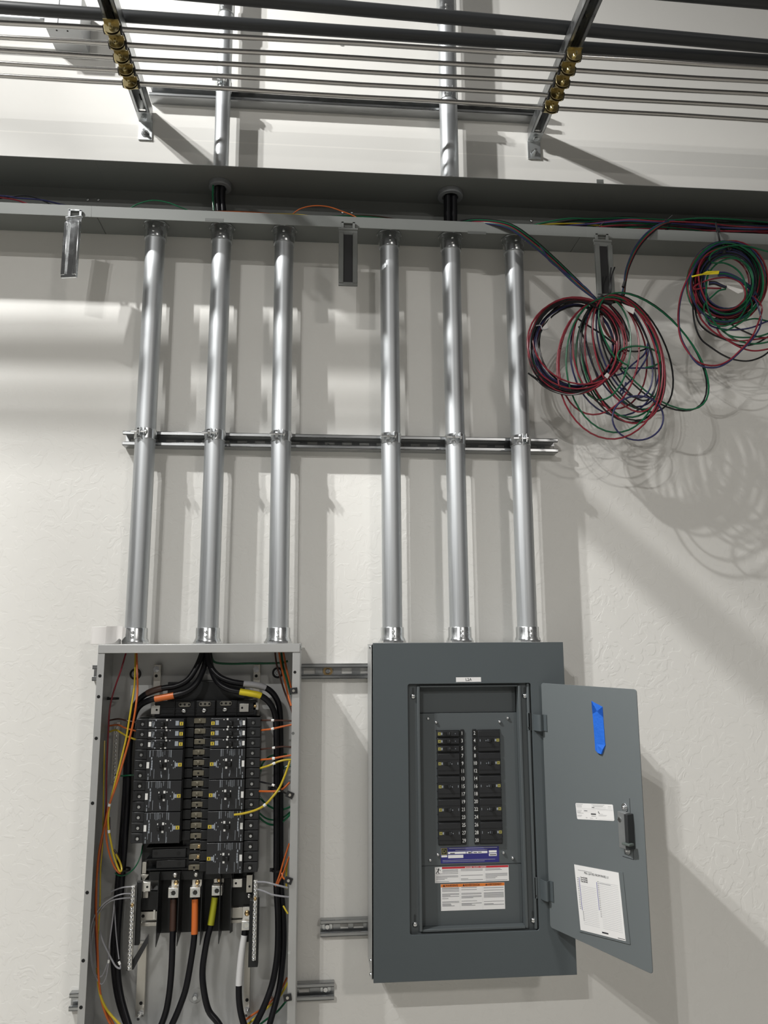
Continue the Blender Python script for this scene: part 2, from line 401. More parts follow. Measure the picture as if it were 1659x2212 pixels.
# top catch tab
q = P(1296, 387, WD-0.02)
b = MB(); b.obox((q.x, q.y, WZT+0.013), (0.011, 0, 0), (0, 0.001, 0), (0, 0, 0.013)); b.obox((q.x, q.y-0.006, WZT+0.001), (0.011, 0, 0), (0, 0.007, 0), (0, 0, 0.001))
b.build('catch_tab', TROUGH, ww[2], bevel=0.0008)

# ================================================================== STRUTS
def strut(label, xa, xb, zc, depth, hgt, slots, group, clip=None):
    """C channel on the wall, open side out, lips turned in"""
    t = thing('strut_channel', label, 'strut', ((xa+xb)/2, 0, zc), group)
    th = 0.0026; lip = 0.0105; h = hgt/2
    za, zb = zc-h, zc+h
    for nm, s_ in (('top_flange', 1), ('bottom_flange', -1)):
        zo = zc+s_*h
        b = MB()
        lo, hi = sorted((zo, zo-s_*th)); b.box(xa, xb, 0.0005, depth, lo, hi)
        lo, hi = sorted((zo, zo-s_*lip)); b.box(xa, xb, depth-th, depth, lo, hi)
        lo, hi = sorted((zo-s_*lip, zo-s_*(lip-th))); b.box(xa, xb, depth-0.0075, depth, lo, hi)
        b.build(nm, STRUT, t, bevel=0.0008)
    # slotted web: rails above and below with bridges between the slots
    b = MB(); sl = 0.0075
    b.box(xa, xb, 0.0005, 0.003, za+th, zc-sl); b.box(xa, xb, 0.0005, 0.003, zc+sl, zb-th)
    cur = xa
    for x0, x1 in slots:
        if x0 > cur: b.box(cur, x0, 0.0005, 0.003, zc-sl, zc+sl)
        cur = x1
    if cur < xb: b.box(cur, xb, 0.0005, 0.003, zc-sl, zc+sl)
    b.build('slotted_web', STRUT, t)
    return t
def slotrun(x0, x1, pitch=0.0508, ln=0.0286):
    out = []; x = x0+0.012
    while x+ln < x1: out.append((x, x+ln)); x += pitch
    return out
pa, pb = P(265, 935, 0.0413), P(1205, 945, 0.0413)
SLZ = (P(735, 954, 0.0413).z)
st1 = strut('long strut channel that clamps the six lower conduits to the wall', pa.x, pb.x, SLZ, 0.0413, 0.0413, slotrun(pa.x, pb.x), 'strut channels')
for px in (1170, 708, 470):
    screw(st1, Vector((P(px, 962, 0.004).x, -0.003, SLZ-0.001)), 0.005, m=STEEL, name='anchor_bolt')
ua, ub = P(322, 190, 0.0413), P(1172, 226, 0.0413)
UZ = 3.322
st2 = strut('dark strut channel high on the wall behind the row of steel tubes', ua.x, ub.x, UZ, 0.0413, 0.0413, slotrun(ua.x, ub.x), 'strut channels')
bx = P(806, 1500, 0.1)
def shallow(label, x0, x1, py, slotpx, bolts):
    a, c_ = P(x0, py, 0.0206), P(x1, py, 0.0206); z = P(730, py, 0.0206).z
    sl = [(P(s0, py, 0.003).x, P(s1, py, 0.003).x) for s0, s1 in slotpx]
    t = strut(label, a.x, c_.x, z, 0.0206, 0.0413, sl, 'strut channels')
    for q in bolts:
        c = Vector((P(q, py, 0.004).x, -0.003, z))
        b = MB(); b.ring(c, (0, -1, 0), 0.0135, 0.005, 0.0022, 20); w = b.build('washer', BRASSS if q == 708 else STEEL, t)
        b = MB(); b.lathe(c+Vector((0, -0.0022, 0)), (0, -1, 0), [(0, 0.0075), (0.005, 0.0075), (0.006, 0.006)], 6); b.build('bolt_head', BRIGHT, t)
    return t
shallow('slotted strut channel between the tops of the two electrical boxes', 199, 1150, 1450, [(656, 681), (697, 720), (738, 760), (778, 800)], (708,))
shallow('short strut channel reaching from mid wall to the right panel', 692, 1160, 2005, [(699, 719), (735, 752), (763, 785)], (707,))
shallow('lowest strut channel poking out right of the open box', 150, 722, 2141, [(646, 669), (691, 714)], (703,))

# ================================================================== CONDUITS
CD = 0.0413+0.0279
BOXD0, BOXD1 = 0.0206, 0.167
ZBOX = P(430, 1391, BOXD1).z
def connector(parent, x, d, z, up, R, tall, ringm):
    """set screw connector: sleeve, flared shoulder, lock ring and two screws; up=+1 sleeve rises from z"""
    b = MB(); prof = [(0, R+0.0075), (0.004, R+0.0078), (0.010, R+0.0068), (0.015, R+0.0040), (tall-0.002, R+0.0040), (tall, R+0.0032)]
    b.lathe((x, -d, z), (0, 0, up), prof, 32)
    c = b.build('connector', STEEL, parent, smooth=40)
    b = MB(); b.lathe((x, -d, z), (0, 0, up), [(0, R+0.0105), (0.0055, R+0.0105)], 8); b.build('lock_ring', ringm, c, smooth=0)
    for k in (0.42, 0.72):
        screw(c, Vector((x, -d-R-0.0036, z+up*tall*k)), 0.0042, m=BRIGHT, h=0.005)
def conduit(label, top, bot, R, ztop, zbot, d):
    x0, x1 = P(top[0], top[1], d).x, P(bot[0], bot[1], d).x
    t = thing('conduit', label, 'conduit', (x1, -d, zbot), 'lower conduits from the wireway to the boxes')
    # a gently wavering field-bent pipe
    n = 14; pts = []
    for i in range(n+1):
        k = i/n; z = zbot+(ztop-zbot)*k
        pts.append((x1+(x0-x1)*k, -d, z))
    b = MB(); b.tube(pts, R, 32); b.build('pipe', EMT, t)
    connector(t, x0, d, ztop, -1, R, 0.050, STEEL)
    connector(t, x1, d, zbot, 1, R, 0.042, BRIGHT)
    return t, x0, x1
R2 = 0.0279
cz0 = WZB; spec = [((334, 560), (293, 1352)), ((478, 560), (449.5, 1352)), ((613, 560), (601.5, 1352)), ((841, 560), (847.5, 1352)), ((974, 560), (993, 1352)), ((1110, 560), (1139, 1352))]
names = ['lower conduit nearest the tape roll, first of the three into the open box', 'lower conduit second into the open box, above its black cables', 'lower conduit third into the open box, nearest its right corner',
         'lower conduit first into the grey panel, nearest its left corner', 'lower conduit in the middle of the three above the grey panel', 'lower conduit beside the large wire coil, third into the grey panel']
CX = []
for (tp, bt), nm in zip(spec, names):
    t, x0, x1 = conduit(nm, tp, bt, R2, cz0-0.0005, ZBOX+0.0005, CD)
    CX.append((x0, x1))

def strap(label, x, d, zc, R, group):
    t = thing('pipe_strap', label, 'clamp', (x, -0.0413, zc), group)
    for s_ in (-1, 1):
        # half band following the pipe, foot in the channel and ear in front
        b = MB(); n = 10; w = 0.0145
        ang = [math.radians(a) for a in [8+(180-16)*i/n for i in range(n+1)]]
        vs = []; fs = []
        for a in ang:
            for rr in (R+0.0006, R+0.0024):
                for zz in (-w, w):
                    vs.append((x+s_*rr*math.sin(a), -d-rr*math.cos(a), zc+zz))
        for i in range(n):
            k = 4*i; m_ = k+4
            fs += [(k, k+1, m_+1, m_), (k+2, m_+2, m_+3, k+3), (k, m_, m_+2, k+2), (k+1, k+3, m_+3, m_+1)]
        fs += [(0, 2, 3, 1), (4*n, 4*n+1, 4*n+3, 4*n+2)]
        b.add(vs, fs)
        b.obox((x+s_*0.0062, -d-R-0.0085, zc), (0.0009, 0, 0), (0, 0.0085, 0), (0, 0, w*0.85))
        # foot: runs from the band back to the channel mouth
        b.obox((x+s_*(R*0.55), -(d-R*0.8)/2-0.0413/2+0.002, zc), (0.001, 0, 0), (0, 0.010, 0), (0, 0, w*0.95))
        b.build('band', STEEL, t, bevel=0.0006)
    y = -d-R-0.0095
    b = MB(); b.cyl((x-0.030, y, zc), (x+0.013, y, zc), 0.0031, 10); b.build('bolt', BRIGHT, t)
    b = MB(); b.lathe((x-0.0145, y, zc), (1, 0, 0), [(0, 0.0062), (0.0065, 0.0062)], 6); b.build('nut', BRIGHT, t, smooth=0)
    b = MB(); b.lathe((x+0.0075, y, zc), (1, 0, 0), [(0, 0.0068), (0.004, 0.0068), (0.0055, 0.004)], 12); b.build('bolt_head', BRIGHT, t)
    return t
order = ['nearest the left end of the long strut', 'second along the long strut', 'third along the long strut', 'fourth along the long strut', 'fifth along the long strut', 'nearest the right end of the long strut']
for (x0, x1), o_ in zip(CX, order):
    k = (SLZ-ZBOX)/(cz0-ZBOX)
    strap('zinc pipe strap with bolt, '+o_, x1+(x0-x1)*k, CD, SLZ+0.002, R2, 'pipe straps on the long strut')

def upper(label, px, pyv, R, coupl, dpt):
    d = 0.0413+R; x = P(px, pyv, d).x
    t = thing('conduit', label, 'conduit', (x, -d, WZT), 'upper conduits rising from the wireway')
    b = MB(); b.tube([(x, -d, WZT-0.012+i*0.11) for i in range(15)], R, 32); b.build('pipe', EMT, t)
    zc = PZ_at(px, coupl, d)
    b = MB(); b.lathe((x, -d, zc), (0, 0, 1), [(0, R+0.002), (0.001, R+0.0036), (0.09, R+0.0036), (0.091, R+0.002)], 32); c = b.build('coupling', STEEL, t)
    for k in (0.020, 0.036): screw(c, Vector((x-0.006, -d-R-0.003, zc+k)), 0.0045, h=0.006)
    # plastic bushing under the wireway roof
    b = MB(); b.ring((x, -d, WZT-0.0022), (0, 0, -1), R+0.0105, R-0.004, 0.016, 32); b.build('bushing', BUSHG, t, bevel=0.001)
    b = MB(); b.lathe((x, -d, WZT+0.0002), (0, 0, 1), [(0, R+0.008), (0.006, R+0.008), (0.014, R+0.004), (0.034, R+0.004)], 28); b.build('connector', STEEL, t)
    return x, d
def PZ_at(px, py, d): return P(px, py, d).z
xA, dA = upper('narrower upper conduit rising left of centre behind the steel tubes', 478, 335, 0.0223, 33, 0)
xB, dB = upper('thicker upper conduit rising near the right wall arm', 971, 350, R2, 50, 0)
strap('zinc pipe strap on the narrower upper conduit', xA, dA, UZ+0.002, 0.0223, 'pipe straps on the high strut')
strap('zinc pipe strap on the thicker upper conduit', xB, dB, UZ+0.002, R2, 'pipe straps on the high strut')
# black feeder cables dropping from the bushings into the conduits below
for k, (x, d, R, xt, nm) in enumerate(((xA, dA, 0.0223, CX[1][0], 'narrower upper conduit'), (xB, dB, R2, CX[4][0], 'thicker upper conduit'))):
    t = thing('feeder_cables', 'tight bunch of black feeder cables under the '+nm, 'cable', (xt, -CD, WZB), 'feeder cables crossing the wireway')
    r = 0.0078 if k == 0 else 0.0098
    for (ax, ay) in ((-1, 0.6), (1, 0.6), (-0.9, -1.1), (0.95, -1.05)):
        b = MB(); b.tube(spline([(x+ax*r, -d+ay*r, WZT+0.02), (x+ax*r, -d+ay*r, WZT-0.05), ((x+xt)/2+ax*r, -(d+CD)/2+ay*r, WZB+0.05), (xt+ax*r, -CD+ay*r, WZB-0.03)]), r, 12)
        b.build('cable', CABLE, t)
    if k == 0:
        b = MB(); b.tube(spline([(x-0.017, -d-0.014, WZT+0.02), (x-0.018, -d-0.017, WZT-0.06), (xt-0.016, -CD-0.016, WZB-0.03)]), 0.0028, 8); b.build('wire', W_GRN, t, label='green ground wire')

# ================================================================== WALL ARMS, TUBES, PIPES
AZ = 3.237
armx = [P(311, 252, 0.03).x, P(1158, 300, 0.03).x]
def arm(x, label):
    t = thing('cantilever_bracket', label, 'bracket', (x, 0, AZ), 'cantilever strut arms under the pipes')
    h = 0.0206; th = 0.0026; d0, d1 = 0.008, 1.60; lip = 0.0105
    b = MB(); b.box(x-h, x+h, d0, d1, AZ+2*h-th, AZ+2*h); b.build('top_web', STRUT, t, bevel=0.0008)
    for s_ in (-1, 1):
        lo, hi = sorted((x+s_*h, x+s_*(h-th))); b = MB(); b.box(lo, hi, d0, d1, AZ, AZ+2*h)
        lo, hi = sorted((x+s_*h, x+s_*(h-lip))); b.box(lo, hi, d0, d1, AZ, AZ+th)
        lo, hi = sorted((x+s_*(h-lip), x+s_*(h-lip+th))); b.box(lo, hi, d0, d1, AZ, AZ+0.0075)
        b.build('side_flange', STRUT, t, bevel=0.0008)
    # slots in the roof of the channel, seen from below
    for d in [0.05+0.0508*i for i in range(30)]:
        b = MB(); b.box(x-0.007, x+0.007, d, d+0.028, AZ+2*h-th-0.0004, AZ+2*h-th-0.0001); b.build('slot', HOLE, t, smooth=0)
    # angle bracket
    b = MB(); b.sheet([(0.048, AZ-0.0005), (0.010, AZ-0.0005), (0.0060, AZ-0.003), (0.0055, AZ-0.008), (0.0055, AZ-0.062)], x-0.0205, x+0.0205, -0.005)
    br = b.build('angle_bracket', mat('zinc angle', (0.62, 0.64, 0.65, 1), 0.42, 0.9), t, smooth=20)
    b = MB(); b.ring((x, -0.0055, AZ-0.042), (0, -1, 0), 0.0115, 0.005, 0.002, 20); b.build('washer', STEEL, br)
    b = MB(); b.lathe((x, -0.0075, AZ-0.042), (0, -1, 0), [(0, 0.0068), (0.007, 0.0068)], 6); b.lathe((x, -0.012, AZ-0.042), (0, -1, 0), [(0, 0.0042), (0.012, 0.0042)], 10); b.build('anchor_bolt', STEEL, br)
    b = MB(); b.lathe((x, -0.030, AZ-0.0055), (0, 0, -1), [(0, 0.0095), (0.007, 0.0095)], 6); b.build('bolt_head', STEEL, br)
    return t
arm(armx[0], 'strut arm standing out of the wall at the left, brass clamps under it')
arm(armx[1], 'strut arm standing out of the wall at the right, brass clamps under it')
TD = [(0.384, 0.386), (0.333, 0.335), (0.284, 0.285), (0.236, 0.234), (0.187, 0.181)]
TR = 0.0066
ordn = ['outermost', 'second', 'middle', 'fourth', 'innermost']
ordt = ['farthest from the wall', 'second from the outside', 'in the middle of the five', 'second from the wall', 'nearest the wall']
TZ = AZ-0.0145
proto = None
for i, (da, db) in enumerate(TD):
    sl = (db-da)/(armx[1]-armx[0])
    f = lambda x: da+sl*(x-armx[0])
    b = MB(); n = 24
    b.tube([(-2.2+4.6*k/n, -f(-2.2+4.6*k/n), TZ+0.0012*math.sin(k*1.7+i)) for k in range(n+1)], TR, 16)
    tag(b.build('steel_tube', STAIN), 'long thin stainless steel tube %s' % ordt[i], 'tube', 'five parallel steel tubes')
    for j, (x, side) in enumerate(zip(armx, ('left', 'right'))):
        loc = Vector((x, -f(x), TZ)); lab = 'brass clamp under the %s strut arm, on the tube %s' % (side, ordt[i])
        if proto is None:
            t = thing('tube_clamp', lab, 'clamp', (0, 0, 0), 'brass tube clamps')
            w = 0.0195
            # U shaped cushion and metal saddle
            for nm, ro, ri, ww_, m_ in (('cushion', 0.0125, 0.0068, 0.0235, RUBBER), ('saddle', 0.0142, 0.0126, 0.0195, BRASS)):
                vs = []; fs = []; nn = 14
                for q in range(nn+1):
                    a = math.radians(-8+196*q/nn)
                    for rr in (ri, ro):
                        for xx in (-ww_, ww_): vs.append((xx, -rr*math.cos(a), -rr*math.sin(a)))
                for q in range(nn):
                    k = 4*q; m2 = k+4
                    fs += [(k, k+1, m2+1, m2), (k+2, m2+2, m2+3, k+3), (k, m2, m2+2, k+2), (k+1, k+3, m2+3, m2+1)]
                fs += [(0, 2, 3, 1), (4*nn, 4*nn+1, 4*nn+3, 4*nn+2)]
                b = MB(); b.add(vs, fs)
                if nm == 'saddle':
                    b.obox((0, -0.0215, 0.004), (ww_, 0, 0), (0, 0.0075, 0), (0, 0, 0.001))
                b.build(nm, m_, t)
            # rounded ear that hangs at the outer side of each clamp with its bolt and nut
            out = [(-w, 0.012)]+[(w*math.cos(a), -0.009+w*0.85*math.sin(a)) for a in [math.pi+math.pi*k/14 for k in range(15)]]+[(w, 0.012)]
            b = MB(); b.prism(out, 0.0150, 0.0172); b.build('ear', BRASS, t, bevel=0.0005)
            out = [(x_*1.02, z_-0.003) for x_, z_ in out]
            b = MB(); b.prism(out, 0.0105, 0.0122); b.build('back_ear', BRASS, t)
            b = MB(); b.lathe((0, -0.0172, -0.013), (0, -1, 0), [(0, 0.0062), (0.0045, 0.0062), (0.0055, 0.005)], 6); b.lathe((0, -0.022, -0.013), (0, -1, 0), [(0, 0.0034), (0.011, 0.0034)], 10); b.build('nut', mat('brass nut', (0.66, 0.58, 0.34, 1), 0.22, 1.0), t, smooth=20)
            proto = t; t.location = loc
        else:
            dup(proto, loc, lab)
for (a, c_, R, lab) in (((0, 16), (1330, 108), 0.0158, 'dark pipe lying on the wall arms, lowest and nearest the wall'), ((560, 0), (1330, 70), 0.0172, 'dark pipe lying on the wall arms, second up'), ((1477, -12), (1659, 4), 0.0175, 'dark pipe at the very top right corner')):
    z = AZ+0.0412+R+0.001
    p0, p1 = PZ(a[0], a[1], z), PZ(c_[0], c_[1], z)
    dv = (p1-p0)/(p1.x-p0.x)
    pts = [p0+dv*(x-p0.x) for x in [-2.4+5.2*k/20 for k in range(21)]]
    b = MB(); b.tube(pts, R, 24); tag(b.build('dark_pipe', BLACKPIPE), lab, 'pipe', 'dark pipes on the wall arms')
for d_, lab in ((0.60, 'dark pipe on the strut arms just above the picture, throwing a band of shadow'), (0.665, 'outer dark pipe on the strut arms above the picture')):
    b = MB(); b.tube([(-2.4+5.2*k/20, -d_, AZ+0.0412+0.018) for k in range(21)], 0.0172, 24); tag(b.build('dark_pipe', BLACKPIPE), lab, 'pipe', 'dark pipes on the wall arms')
# junction box on the wall, upper left
xa, xb, za, zb = WR(98, 20, 172, 58, 0.105)
t = thing('junction_box', 'grey junction box on the wall behind the tubes at the left', 'junction box', ((xa+xb)/2, 0, za))
zb = za+0.125
GALV2 = mat('light grey box', (0.50, 0.51, 0.52, 1), 0.45, 0.3)
b = MB(); b.box(xa, xb, 0.0, 0.10, za, zb); b.build('body', GALV2, t, bevel=0.001)
b = MB(); xm = xa+(xb-xa)*0.37
b.box(xa-0.003, xm-0.0008, 0.10, 0.1035, za-0.002, zb+0.003); b.box(xm+0.0008, xb+0.003, 0.10, 0.1035, za-0.002, zb+0.003); b.build('cover', GALV2, t, bevel=0.0008)
for k in (0.3, 0.62):
    b = MB(); b.lathe((xa+(xb-xa)*k, -0.09, za), (0, 0, -1), [(0, 0.0028), (0.0006, 0.0028)], 10); b.build('hole', HOLE, t, smooth=0)
for k in (0.15, 0.5, 0.78):
    screw(t, Vector((xa+(xb-xa)*k, -0.05, zb)), 0.008, axis=(0, 0, 1), m=STEEL, name='bolt', h=0.012)
b = MB(); b.cyl((xa-0.022, -0.075, za+0.045), (xa, -0.075, za+0.045), 0.0155, 16); b.build('side_fitting', STEEL, t)
b = MB(); b.tube([(xa-0.010-0.2*k, -0.075, za+0.045) for k in range(9)], 0.0117, 20); tag(b.build('slim_conduit', EMT), 'slim grey conduit running into the side of the junction box', 'conduit')
# short piece of stranded anchor on the wall between the tubes
b = MB(); q = P(733, 94, 0.0); b.lathe((q.x, 0, q.z), (0, -1, 0), [(0, 0.006), (0.008, 0.006), (0.010, 0.004)], 12); tag(b.build('wall_anchor', STEEL), 'tiny anchor head on the wall between the steel tubes', 'anchor')

# ================================================================== LEFT BOX: open panelboard tub
BX0, BX1 = P(212, 1400, BOXD1).x, P(649, 1400, BOXD1).x
BXW = BX1-BX0
ZT = ZBOX; ZB = ZT-1.02
cutL = P(224.5, 1450, BOXD1).x; cutR = P(631.5, 1450, BOXD1).x
ft = P(430, 1391, BOXD1).z-P(430, 1410, BOXD1).z
box = thing('electrical_box', 'open galvanised electrical box full of breakers and wires', 'electrical box', ((BX0+BX1)/2, -BOXD0, ZB))
th = 0.0018
def part(name, m, parent, *boxes, bevel=0.0, smooth=35, c=0.0, label=None):
    b = MB()
    for q in boxes: b.box(*q, c=c)
    return b.build(name, m, parent, bevel=bevel, smooth=smooth, label=label)
part('back_panel', GALV, box, (BX0, BX1, BOXD0+0.0002, BOXD0+th, ZB, ZT))
part('side_panel', GALV, box, (BX0, BX0+th, BOXD0+th, BOXD1, ZB, ZT), bevel=0.0008)
part('side_panel', GALV, box, (BX1-th, BX1, BOXD0+th, BOXD1, ZB, ZT), bevel=0.0008)
part('top_panel', GALV, box, (BX0+th, BX1-th, BOXD0+th, BOXD1-th, ZT-th, ZT-0.0001))
part('bottom_panel', GALV, box, (BX0+th, BX1-th, BOXD0+th, BOXD1-th, ZB, ZB+th))
fl = part('front_flange', GALV, box, (BX0+0.0005, cutL, BOXD1-th, BOXD1+0.0004, ZB, ZT-ft-0.0008), bevel=0.0006)
fr = part('front_flange', GALV, box, (cutR, BX1-0.0005, BOXD1-th, BOXD1+0.0004, ZB, ZT-ft-0.0008), bevel=0.0006)
tf = part('top_flange', GALV, box, (BX0+0.001, BX1-0.001, BOXD1-th, BOXD1+0.002, ZT-ft, ZT-0.0003), bevel=0.0012)
part('bottom_flange', GALV, box, (BX0+0.001, BX1-0.001, BOXD1-th, BOXD1+0.002, ZB, ZB+ft), bevel=0.0012)
def dot(parent, c, r, m=HOLE, axis=(0, -1, 0), h=0.0004, name='hole', n=12):
    b = MB(); b.lathe(c, axis, [(0, r), (h, r)], n); return b.build(name, m, parent, smooth=0)
for px, py in ((216, 1460), (213, 1505), (208, 1595), (200, 1735), (188.5, 1928), (180, 2075), (175, 2176)):
    q = P(px, py, BOXD1); dot(fl, Vector((q.x, -BOXD1-0.0004, q.z)), 0.0042)
for px, py in ((637, 1452), (633, 1584), (625, 2058), (623, 2207)):
    q = P(px, py, BOXD1); dot(fr, Vector((q.x, -BOXD1-0.0004, q.z)), 0.0038, STEEL if py > 1500 else HOLE)
for px, py, an in ((637, 1492, 0.08), (629, 1717, -0.42), (626, 1902, -0.35), (624, 2155, 0.15)):
    q = P(px-3, py, BOXD1+0.003); R = Matrix.Rotation(-an, 3, 'Y')
    b = MB(); b.obox((q.x, -BOXD1-0.0028, q.z), R @ Vector((0.0095, 0, 0)), (0, 0.0022, 0), R @ Vector((0, 0, 0.0075))); n_ = b.build('clip_nut', RUBBER, fr, bevel=0.0005, label='black clip nut on the flange')
    dot(fr, Vector((q.x, -BOXD1-0.0051, q.z)), 0.0036, RAIL, name='nut_hole')
screw(box, Vector((BX1, -BOXD1+0.02, ZT-0.011)), 0.006, axis=(1, 0, 0), m=STEEL)
for px, py in ((229, 1957), (226, 2028)):
    q = P(px, py, 0.10); dot(box, Vector((BX0+th, -0.11, q.z)), 0.0035, BRIGHT, axis=(1, 0, 0), h=0.002, name='rivet')
IB = BOXD0+th   # inner back surface
def knock(px, py, r, washer):
    c = P(px, py, IB); c.y = -IB-0.0002
    b = MB(); b.ring(c, (0, -1, 0), r, r*0.82, 0.0012, 28); b.build('knockout', GALV, box)
    if washer:
        b = MB(); b.ring(c, (0, -1, 0), r*0.80, r*0.5, 0.004, 28); b.build('rubber_washer', RUBBER, box)
        b = MB(); b.ring(c, (0, -1, 0), r*0.5, r*0.2, 0.005, 24); b.build('washer', STEEL, box)
    b = MB(); b.lathe(c+Vector((0, -0.002, 0)), (0, -1, 0), [(0, r*0.36), (0.008, r*0.36), (0.009, r*0.28)], 6); b.build('nut', STEEL, box, smooth=0)
knock(293, 1456, 0.019, True); knock(600, 1453, 0.019, True)
knock(262, 2165, 0.016, False); knock(586, 2150, 0.016, False); knock(422, 2152, 0.020, False)
q = P(450, 1450, IB)
b = MB(); b.prism([(q.x-0.022, q.z-0.024), (q.x+0.022, q.z-0.024), (q.x+0.009, q.z+0.012), (q.x-0.009, q.z+0.012)], IB, IB+0.006); b.build('hanger_plate', GALV, box, bevel=0.001)
b = MB(); b.lathe((q.x, -IB-0.006, q.z), (0, -1, 0), [(0, 0.0085), (0.007, 0.0085)], 6); b.build('nut', STEEL, box, smooth=0)

# ------------------------------------------------------------------ breaker chassis
chs = thing('breaker_chassis', 'black bus chassis behind the breakers, with lugs at its foot', 'bus bar', P(430, 1700, IB))
def prt(name, m, x0, y0, x1, y1, d0, d1, parent=None, bevel=0.0006, c=0.0, label=None):
    xa, xb, za, zb = WR(x0, y0, x1, y1, d1)
    b = MB(); b.box(xa, xb, d0, d1, za, zb, c=c); return b.build(name, m, parent or chs, bevel=bevel, label=label)
DB = 0.060
for x0, y0, x1, y1, nm in ((330, 1436, 345, 1560, 'left'), (546, 1436, 561, 1560, 'right'), (295, 2038, 314, 2197, 'l'), (527, 2030, 540, 2190, 'r')):
    r_ = prt('mounting_rail', RAIL, x0, y0, x1, y1, IB+0.004, IB+0.019)
    cy = y0+10 if y0 < 1500 else y1-8
    q = P((x0+x1)/2, cy, IB+0.019); q.y = -IB-0.019
    b = MB(); b.lathe(q, (0, -1, 0), [(0, 0.0088), (0.002, 0.0088), (0.002, 0.0066), (0.008, 0.0066)], 6); b.lathe(q, (0, -1, 0), [(0, 0.0035), (0.016 if y0 < 1500 else 0.03, 0.0035)], 10); b.build('nut', BRIGHT, r_)
    q = P((x0+x1)/2, cy+(14 if y0 < 1500 else -22), IB+0.019); q.y = -IB-0.0192; dot(r_, q, 0.0042)
prt('barrier_plate', PLAST, 362, 1473, 528, 1512, DB-0.01, DB+0.004)
prt('terminal_bridge', PLAST2, 334, 1513, 554, 1548, DB-0.02, DB+0.022, bevel=0.002)
for y in (1529, 1537, 1543):
    prt('terminal_ridge', PLAST2, 344, y, 548, y+2, DB+0.022, DB+0.025, bevel=0)
for i, xc in enumerate((399, 443, 488)):
    yy = 1522-i*1.3
    b = MB(); xa, xb, za, zb = WR(xc-13, yy-5, xc+13, yy+5, DB+0.024); r_ = (zb-za)/2
    out = [(xb-r_+r_*math.cos(a), (za+zb)/2+r_*math.sin(a)) for a in [-math.pi/2+math.pi*k/8 for k in range(9)]]+[(xa+r_+r_*math.cos(a), (za+zb)/2+r_*math.sin(a)) for a in [math.pi/2+math.pi*k/8 for k in range(9)]]
    b.prism(out, DB+0.022, DB+0.0265); tb = b.build('triple_terminal', mat('tan moulding', (0.20, 0.19, 0.16, 1), 0.5), chs, bevel=0.0005)
    for k in (-1, 0, 1):
        q = P(xc+k*9.3, yy, DB+0.0265); dot(tb, q, 0.0029)
    for k in (-14, 14): prt('divider', PLAST, xc+k*1.6-1, 1513, xc+k*1.6+1, 1547, DB+0.022, DB+0.028, bevel=0)
    q = P(xc-2, yy+13.5, DB+0.024); screw(chs, q, 0.0072, m=BRIGHT, name='terminal_screw', h=0.006)
prt('bracket', LUG, 326, 1524, 345, 1543, DB+0.022, DB+0.030, bevel=0.0008); dot(chs, P(338.5, 1533.5, DB+0.0302), 0.0028)
prt('bracket', LUG, 517, 1520, 537, 1538, DB+0.022, DB+0.030, bevel=0.0008); dot(chs, P(523, 1529, DB+0.0302), 0.0028)
prt('bracket_arm', RAIL, 537, 1521, 547, 1537, DB+0.012, DB+0.018)
prt('bracket', LUG, 546.5, 1517.5, 558.5, 1533.5, DB+0.012, DB+0.022, bevel=0.0008); screw(chs, P(551, 1525.5, DB+0.022), 0.0042, m=BRASSS)
# centre spine with the bus tabs
prt('centre_spine', PLAST, 398, 1548, 470, 1900, DB-0.02, DB+0.018)
prt('base_rail', PLAST, 312, 1548, 400, 1900, DB-0.03, DB-0.004); prt('base_rail', PLAST, 462, 1548, 552, 1895, DB-0.03, DB-0.004)
nT = 15
for k in range(nT):
    yy = 1557+k*(1841-1557)/12.55; xx = 434-k*0.93
    if k > 12: xx -= 1
    w0 = -13 if k not in (0, 3, 6) else -15
    tb = prt('bus_tab', TAN, xx+w0, yy-5.5, xx+11, yy+5.5, DB+0.018, DB+0.034, bevel=0.001)
    if k % 3 != 2: screw(tb, P(xx-2 if k < 12 else xx+7, yy, DB+0.034), 0.0040, m=TAN if k < 12 else BRASSS, name='tab_screw')
    else: dot(tb, P(xx-1, yy, DB+0.0341), 0.0025)
    if k < nT-1: prt('tab_barrier', PLAST2, xx-14, yy+8, xx+12, yy+15, DB+0.018, DB+0.026, bevel=0.001)
for y0, y1, x0, x1 in ((1833, 1854, 328, 402), (1857, 1876, 337, 401)):
    bl = prt('blank_plate', PLAST2, x0, y0, x1, y1, DB-0.004, DB+0.026, bevel=0.002)
    for k in (0.12, 0.78): dot(bl, P(x0+(x1-x0)*k, (y0+y1)/2, DB+0.0262), 0.005, PLAST, name='boss')
for y in (1831, 1855.5, 1878): prt('blank_rib', PLAST, 316, y-1.2, 412, y+1.2, DB-0.004, DB+0.030, bevel=0)
prt('lug_base', PLAST, 322, 1880, 505, 1900, DB-0.03, DB+0.020, bevel=0.001)
for x0, x1 in ((306, 321),):
    prt('zigzag_bracket', RAIL, 307, 1862, 316, 1887, DB-0.01, DB+0.010, bevel=0.0006)
    b = MB(); a_ = P(304, 1889, DB+0.014); c2 = P(322, 1889, DB+0.014); e_ = P(309, 1905, DB+0.014)
    b.prism([(a_.x, a_.z), (c2.x, c2.z), (e_.x, e_.z)], DB+0.008, DB+0.014); b.build('zigzag_bracket', RAIL, chs, bevel=0.0006)
prt('square_bracket', LUG, 305.5, 1905.5, 325, 1926, DB+0.018, DB+0.026, bevel=0.001); dot(chs, P(318, 1916, DB+0.0262), 0.0028)
prt('square_bracket', LUG, 502.5, 1898.5, 523, 1917, DB+0.018, DB+0.026, bevel=0.001); dot(chs, P(509.5, 1908, DB+0.0262), 0.0028)
